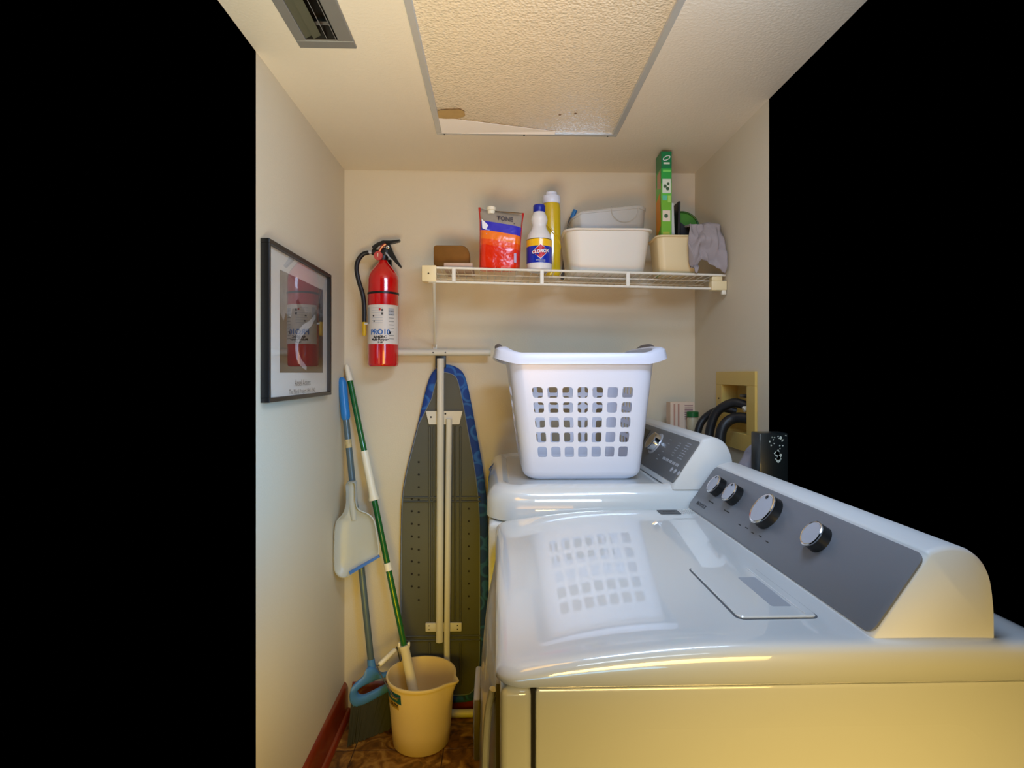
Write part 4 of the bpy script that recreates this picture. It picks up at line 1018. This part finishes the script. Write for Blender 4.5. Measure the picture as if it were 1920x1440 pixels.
bpatch(215, .172, .080, .024, mat('bucket_label_gold', srgb(186, 150, 60), .45, var=.35, vscale=60), 'label_lower')
text('HEAVY', .014, mat('label_gold_ink', srgb(206, 176, 96), .4), lbk, lambda x, y: bk(224, .197)(x, y)+Vector((-.0004, -.0006, 0)), bold=.0005)
text('DUTY', .015, M['ink'], lbk, lambda x, y: bk(224, .172)(x, y)+Vector((-.0005, -.0008, 0)), bold=.0006)

# ------------------------------------------------------------------ mop in the bucket
t = thing('mop', 'green-handled mop with ivory grips standing in the bucket', 'mop', (-.258, 2.01, .012))
A = at(650, 684, 2.165); B = at(772, 1280, 2.040)
def L(k): return A+(B-A)*k
kv = lambda v: (v-684)/(1280-684)
def pole(v0, v1): return [L(kv(v0)), L(kv(v1))]
obj('pole', tube(pole(712, 1218), .0108, 14), M['green'], t)
obj('tip', tube([L(0), L(kv(690)), L(kv(716))], [.005, .009, .0125], 12), M['grip_white'], t)
obj('grip', tube([L(kv(v)) for v in (852, 860, 925, 938, 943, 946)], [.0142, .0142, .0150, .017, .0205, .019], 14), M['grip_white'], t)
obj('collar', tube(pole(1063, 1077), .0138, 14), M['grip_white'], t)
kend = (.020-A.z)/(B.z-A.z)
obj('socket', tube([L(kv(v)) for v in (1213, 1219, 1222, 1270)]+[L(kend)], [.0205, .019, .0165, .0175, .0180], 14), M['grip_white'], t)
for s_ in (-1, 1):
    c_ = L(kv(1214)); obj('tab', box(c_.x+s_*.017-.004, c_.x+s_*.017+.004, c_.y-.006, c_.y+.006, c_.z-.004, c_.z+.012, .002), M['grip_white'], t)

# ------------------------------------------------------------------ broom
t = thing('broom', 'broom with blue grip, grey pole and blue head leaning in the left corner', 'broom', (-.46, 2.05, 0))
A2 = at(641, 712, 2.135); B2 = at(697, 1252, 2.075)
def L2(v): k = (v-712)/(1252-712); return A2+(B2-A2)*k
obj('pole', tube([L2(770), L2(1254)], .0118, 14), M['greypole'], t)
obj('grip', tube([L2(v) for v in (707, 709, 716, 735, 755, 775, 784, 789)], [.004, .010, .0155, .0165, .0158, .0170, .0165, .012], 16), M['blue_plastic'], t)
st = L2(835); obj('sticker', tube([L2(826), L2(842)], .0121, 14), mat('sticker_tan', srgb(190, 170, 120), .5, var=.4, vscale=120), t)
# head: a slanted loop handle above the bristles
HY = 2.050
H = lambda u, v, y=HY: at(u, v, y)
out_ = [H(*q) for q in ((688, 1253), (703, 1252), (714, 1262), (731, 1258), (748, 1252), (760, 1262), (762, 1280), (738, 1291), (712, 1305), (690, 1317), (668, 1324), (659, 1318), (656, 1304), (660, 1288), (672, 1276), (682, 1266))]
hole = [H(*q) for q in ((716, 1270), (735, 1268), (742, 1274), (722, 1284), (700, 1295), (682, 1303), (672, 1302), (671, 1294), (680, 1286), (698, 1277))]
def frame_loft(outer, inner, y0_, y1_, n=60):
    """plate with a slot: resample both loops by angle round the slot"""
    def resample(P, n):
        P = smooth_loop([Vector((p.x, 0, p.z)) for p in P], 6); d_ = [0]
        for i in range(len(P)): d_.append(d_[-1]+(P[(i+1) % len(P)]-P[i]).length)
        out = []; T_ = d_[-1]; j = 0
        for k in range(n):
            s_ = T_*k/n
            while d_[j+1] < s_: j += 1
            f_ = (s_-d_[j])/(d_[j+1]-d_[j]); out.append(P[j].lerp(P[(j+1) % len(P)], f_))
        return out
    O = resample(outer, n); I = resample(inner, n)
    if (O[1]-O[0]).cross(I[1]-I[0]).y < 0 and False: I.reverse()
    best = min(range(n), key=lambda s_: sum((O[k]-I[(k+s_) % n]).length for k in range(0, n, 4))); I = I[best:]+I[:best]
    b = bmesh.new()
    mk = lambda P, y: [b.verts.new((p.x, y, p.z)) for p in P]
    e_ = lambda P, Q, k: [p.lerp(q, k) for p, q in zip(P, Q)]
    rs = [mk(e_(O, I, .0), y0_+.006), mk(e_(O, I, .2), y0_), mk(e_(O, I, .8), y0_), mk(I, y0_+.006), mk(I, y1_-.006), mk(e_(O, I, .8), y1_), mk(e_(O, I, .2), y1_), mk(O, y1_-.006)]
    for i in range(8):
        P, Q = rs[i], rs[(i+1) % 8]
        for k in range(n): b.faces.new((P[k], P[(k+1) % n], Q[(k+1) % n], Q[k]))
    return b
KS = .62
def skew(v):      # the head stands turned: its right end further back
    y2 = v.y+KS*(v.x+.455)
    k = y2/v.y; return Vector((v.x*k, y2, CH+(v.z-CH)*k))
hb = frame_loft(out_, hole, HY-.013, HY+.013)
for v in hb.verts: v.co = skew(v.co)
head = obj('head', hb, M['blue_soft'], t, smooth=60)
obj('socket', tube([L2(1236), L2(1262)], [.0135, .016], 14), M['blue_soft'], t)
# bristles: many fine tapered strands below the head, slanted lower edge on the floor
b = bmesh.new(); rnd = random.Random(3)
tl, tr = H(660, 1316), H(766, 1272)
flo = at(655, 1376, HY); flx0 = at(655, 1376, HY).x; flx1 = -.375
for i in range(620):
    s_ = rnd.random(); d_ = rnd.random()
    top = tl.lerp(tr, s_)+Vector((0, -.011+.022*d_, .004)); bot = Vector((flx0+(flx1-flx0)*s_+rnd.uniform(-.004, .004), HY-.020+.040*d_, .002))
    top = skew(top); bot = skew(bot); bot.z = .0012+.004*rnd.random()
    w_ = .0014
    p_ = [b.verts.new(top+Vector((w_, 0, 0))), b.verts.new(top+Vector((-w_, 0, 0))), b.verts.new(top+Vector((0, w_, 0)))]
    q_ = [b.verts.new(bot+Vector((w_, 0, 0))), b.verts.new(bot+Vector((-w_, 0, 0))), b.verts.new(bot+Vector((0, w_, 0)))]
    for k in range(3): b.faces.new((p_[k], p_[(k+1) % 3], q_[(k+1) % 3], q_[k]))
br_ = obj('bristles', b, M['bristle'], t, smooth=0); br_['kind'] = 'stuff'

# ------------------------------------------------------------------ dustpan clipped on the broom pole
t = thing('dustpan', 'cloudy plastic dustpan with blue lip clipped upside down on the broom pole', 'dustpan', (-.47, 2.07, .52))
DYp = 2.060
D_ = lambda u, v, y=DYp: at(u, v, y)
pts_o = [(652, 905), (668, 905), (669, 935), (675, 952), (692, 960), (704, 972), (710, 1000), (712, 1040), (684, 1058), (656, 1077), (642, 1079), (632, 1070), (629, 1052), (630, 1000), (634, 975), (645, 962), (651, 945), (652, 925)]
P_ = smooth_loop([Vector((D_(*q).x, 0, D_(*q).z)) for q in pts_o], 4); cI2 = sum(P_, Vector())/len(P_)
def ins2(P, k, lim=.03):
    return [p.lerp(Vector((p.x+(cI2.x-p.x), 0, p.z+(cI2.z-p.z)*.55)), k) if p.z < D_(0, 948).z else p.lerp(Vector((D_(661, 930).x+(.0), 0, p.z)), k*.8) for p in P]
rings = [[Vector((p.x, DYp-.020, p.z)) for p in P_], [Vector((p.x, DYp-.022, p.z)) for p in ins2(P_, .04)], [Vector((p.x, DYp-.008, p.z)) for p in ins2(P_, .16)], [Vector((p.x, DYp-.002, p.z)) for p in ins2(P_, .30)], [Vector((p.x, DYp, p.z)) for p in ins2(P_, .9)]]
pan = obj('pan', loft(rings, False, True), M['cloudy'], t, smooth=60); solid(pan, .002)
l0, l1 = D_(655, 1075, DYp-.028), D_(711, 1043, DYp-.028)
dv_ = (l1-l0).normalized(); up_ = Vector((-dv_.z, 0, dv_.x))
b = loft([[l0+up_*s_*.0048+Vector((0, y_, 0)), l1+up_*s_*.0036+Vector((0, y_, 0))] for s_, y_ in ((-1, 0), (-1, .007), (1, .007), (1, 0), (-1, 0))], False, False, closed=False)
b = bmesh.new(); c8 = []
for e_, hh in ((l0, .0055), (l1, .0040)):
    c8.append([b.verts.new(e_+up_*s_*hh+Vector((0, y_, 0))) for s_, y_ in ((-1, 0), (-1, .007), (1, .007), (1, 0))])
for k in range(4): b.faces.new((c8[0][k], c8[0][(k+1) % 4], c8[1][(k+1) % 4], c8[1][k]))
b.faces.new(c8[0][::-1]); b.faces.new(c8[1])
obj('lip', b, mat('lip_blue', srgb(48, 108, 190), .4), t)
obj('neck', tube([D_(660, 902, DYp+.012), D_(662, 945, DYp+.006), D_(664, 975, DYp)], [.0165, .0165, .010], 14), M['cloudy'], t)

# ------------------------------------------------------------------ things behind the consoles
z_ = .9835
zb = WZ-.0018
t = thing('dryer_sheet_box', 'pale pink carton standing behind the washing machine console by the corner', 'box', (.68, 2.09, .983))
pb = bands('pink_box', [(0, srgb(206, 178, 150)), (.5, srgb(224, 198, 172))], 'Z', .2, rough=.6)
obj('carton', box(.6285, .7165, 2.05, 2.10, .983, 1.186, .001, 1), pb, t)
for i in range(7): obj('print_line', box(.680, .710, 2.0493, 2.0498, 1.172-.008*i, 1.1755-.008*i), mat('print_mauve', srgb(150, 110, 110), .6), t)
for i, xx in enumerate((.640, .655)): obj('print_stripe', box(xx, xx+.006, 2.0492, 2.0497, .99, 1.18), mat('print_rose', srgb(190, 140, 118), .6), t)
t = thing('small_bottle', 'small cloudy bottle with green lid in front of the pink carton', 'bottle', (.697, 2.015, .983))
obj('bottle_body', lathe([(.017, 0), (.0195, .004), (.0195, .145), (.016, .155)], (.697, 2.015, .983), 24), mat('bottle_tan', srgb(186, 170, 136), .4), t)
obj('lid', lathe([(.0205, .153), (.0205, .170), (.018, .172), (.0001, .172)], (.697, 2.015, .983), 24), mat('lid_green', srgb(20, 96, 40), .4), t)
t = thing('black_canister', 'black box with white pattern behind the dryer console', 'box', (.696, 1.443, .943))
cb = bpy.data.materials.new('black_patterned'); cb = mat('black_patterned', srgb(24, 30, 32), .35, coat=.3)
obj('carton', box(.660, .7325, 1.418, 1.468, .943, 1.140, .003), cb, t)
pw = mat('print_pale_green', srgb(196, 206, 196), .5)
rnd = random.Random(5)
def blob(cx_, cz_, r_, nm='print_blotch'):
    b = bmesh.new(); b.faces.new([b.verts.new((cx_+r_*(1+.5*rnd.uniform(-1, 1))*math.cos(2*PI*k/9), 1.4174, cz_+r_*(1+.5*rnd.uniform(-1, 1))*math.sin(2*PI*k/9))) for k in range(9)]); obj(nm, b, pw, t, smooth=0)
for i in range(6): blob(.701+rnd.uniform(-.010, .010), 1.082+rnd.uniform(-.012, .012), .006)
for i in range(14): blob(rnd.uniform(.685, .728), rnd.uniform(1.10, 1.135), .0018)
blob(.712, 1.128, .004); blob(.705, 1.02, .008); blob(.715, 1.015, .007)
# grey rag on the machines' rear ledge
b = bmesh.new(); nu, nv = 24, 16
V = []
for j in range(nv+1):
    row = []
    for i in range(nu+1):
        a = 2*PI*i/nu; h = j/nv; rx, ry = .044*(1-h**2.2)+.002, .048*(1-h**2.2)+.002
        p_ = Vector((.694+rx*math.cos(a), 1.535+ry*math.sin(a), .9835+.115*h)); nn_ = noise.noise(p_*38)*.010
        p_.x = max(.640, min(.733, p_.x+nn_)); p_.y += nn_; p_.z += (noise.noise(p_*30+Vector((5, 0, 0)))*.010 if j > 2 else 0)
        row.append(p_)
    V.append(row[:-1])
o = obj('bunched_cloth', loft(V), mat('cloth_mauve', srgb(146, 140, 146), .9, bump=.4, bscale=300), None, origin=(.694, 1.535, .9835), smooth=180)
tag(o, 'bunched mauve-grey cloth on the rear ledge between the two consoles', 'cloth')
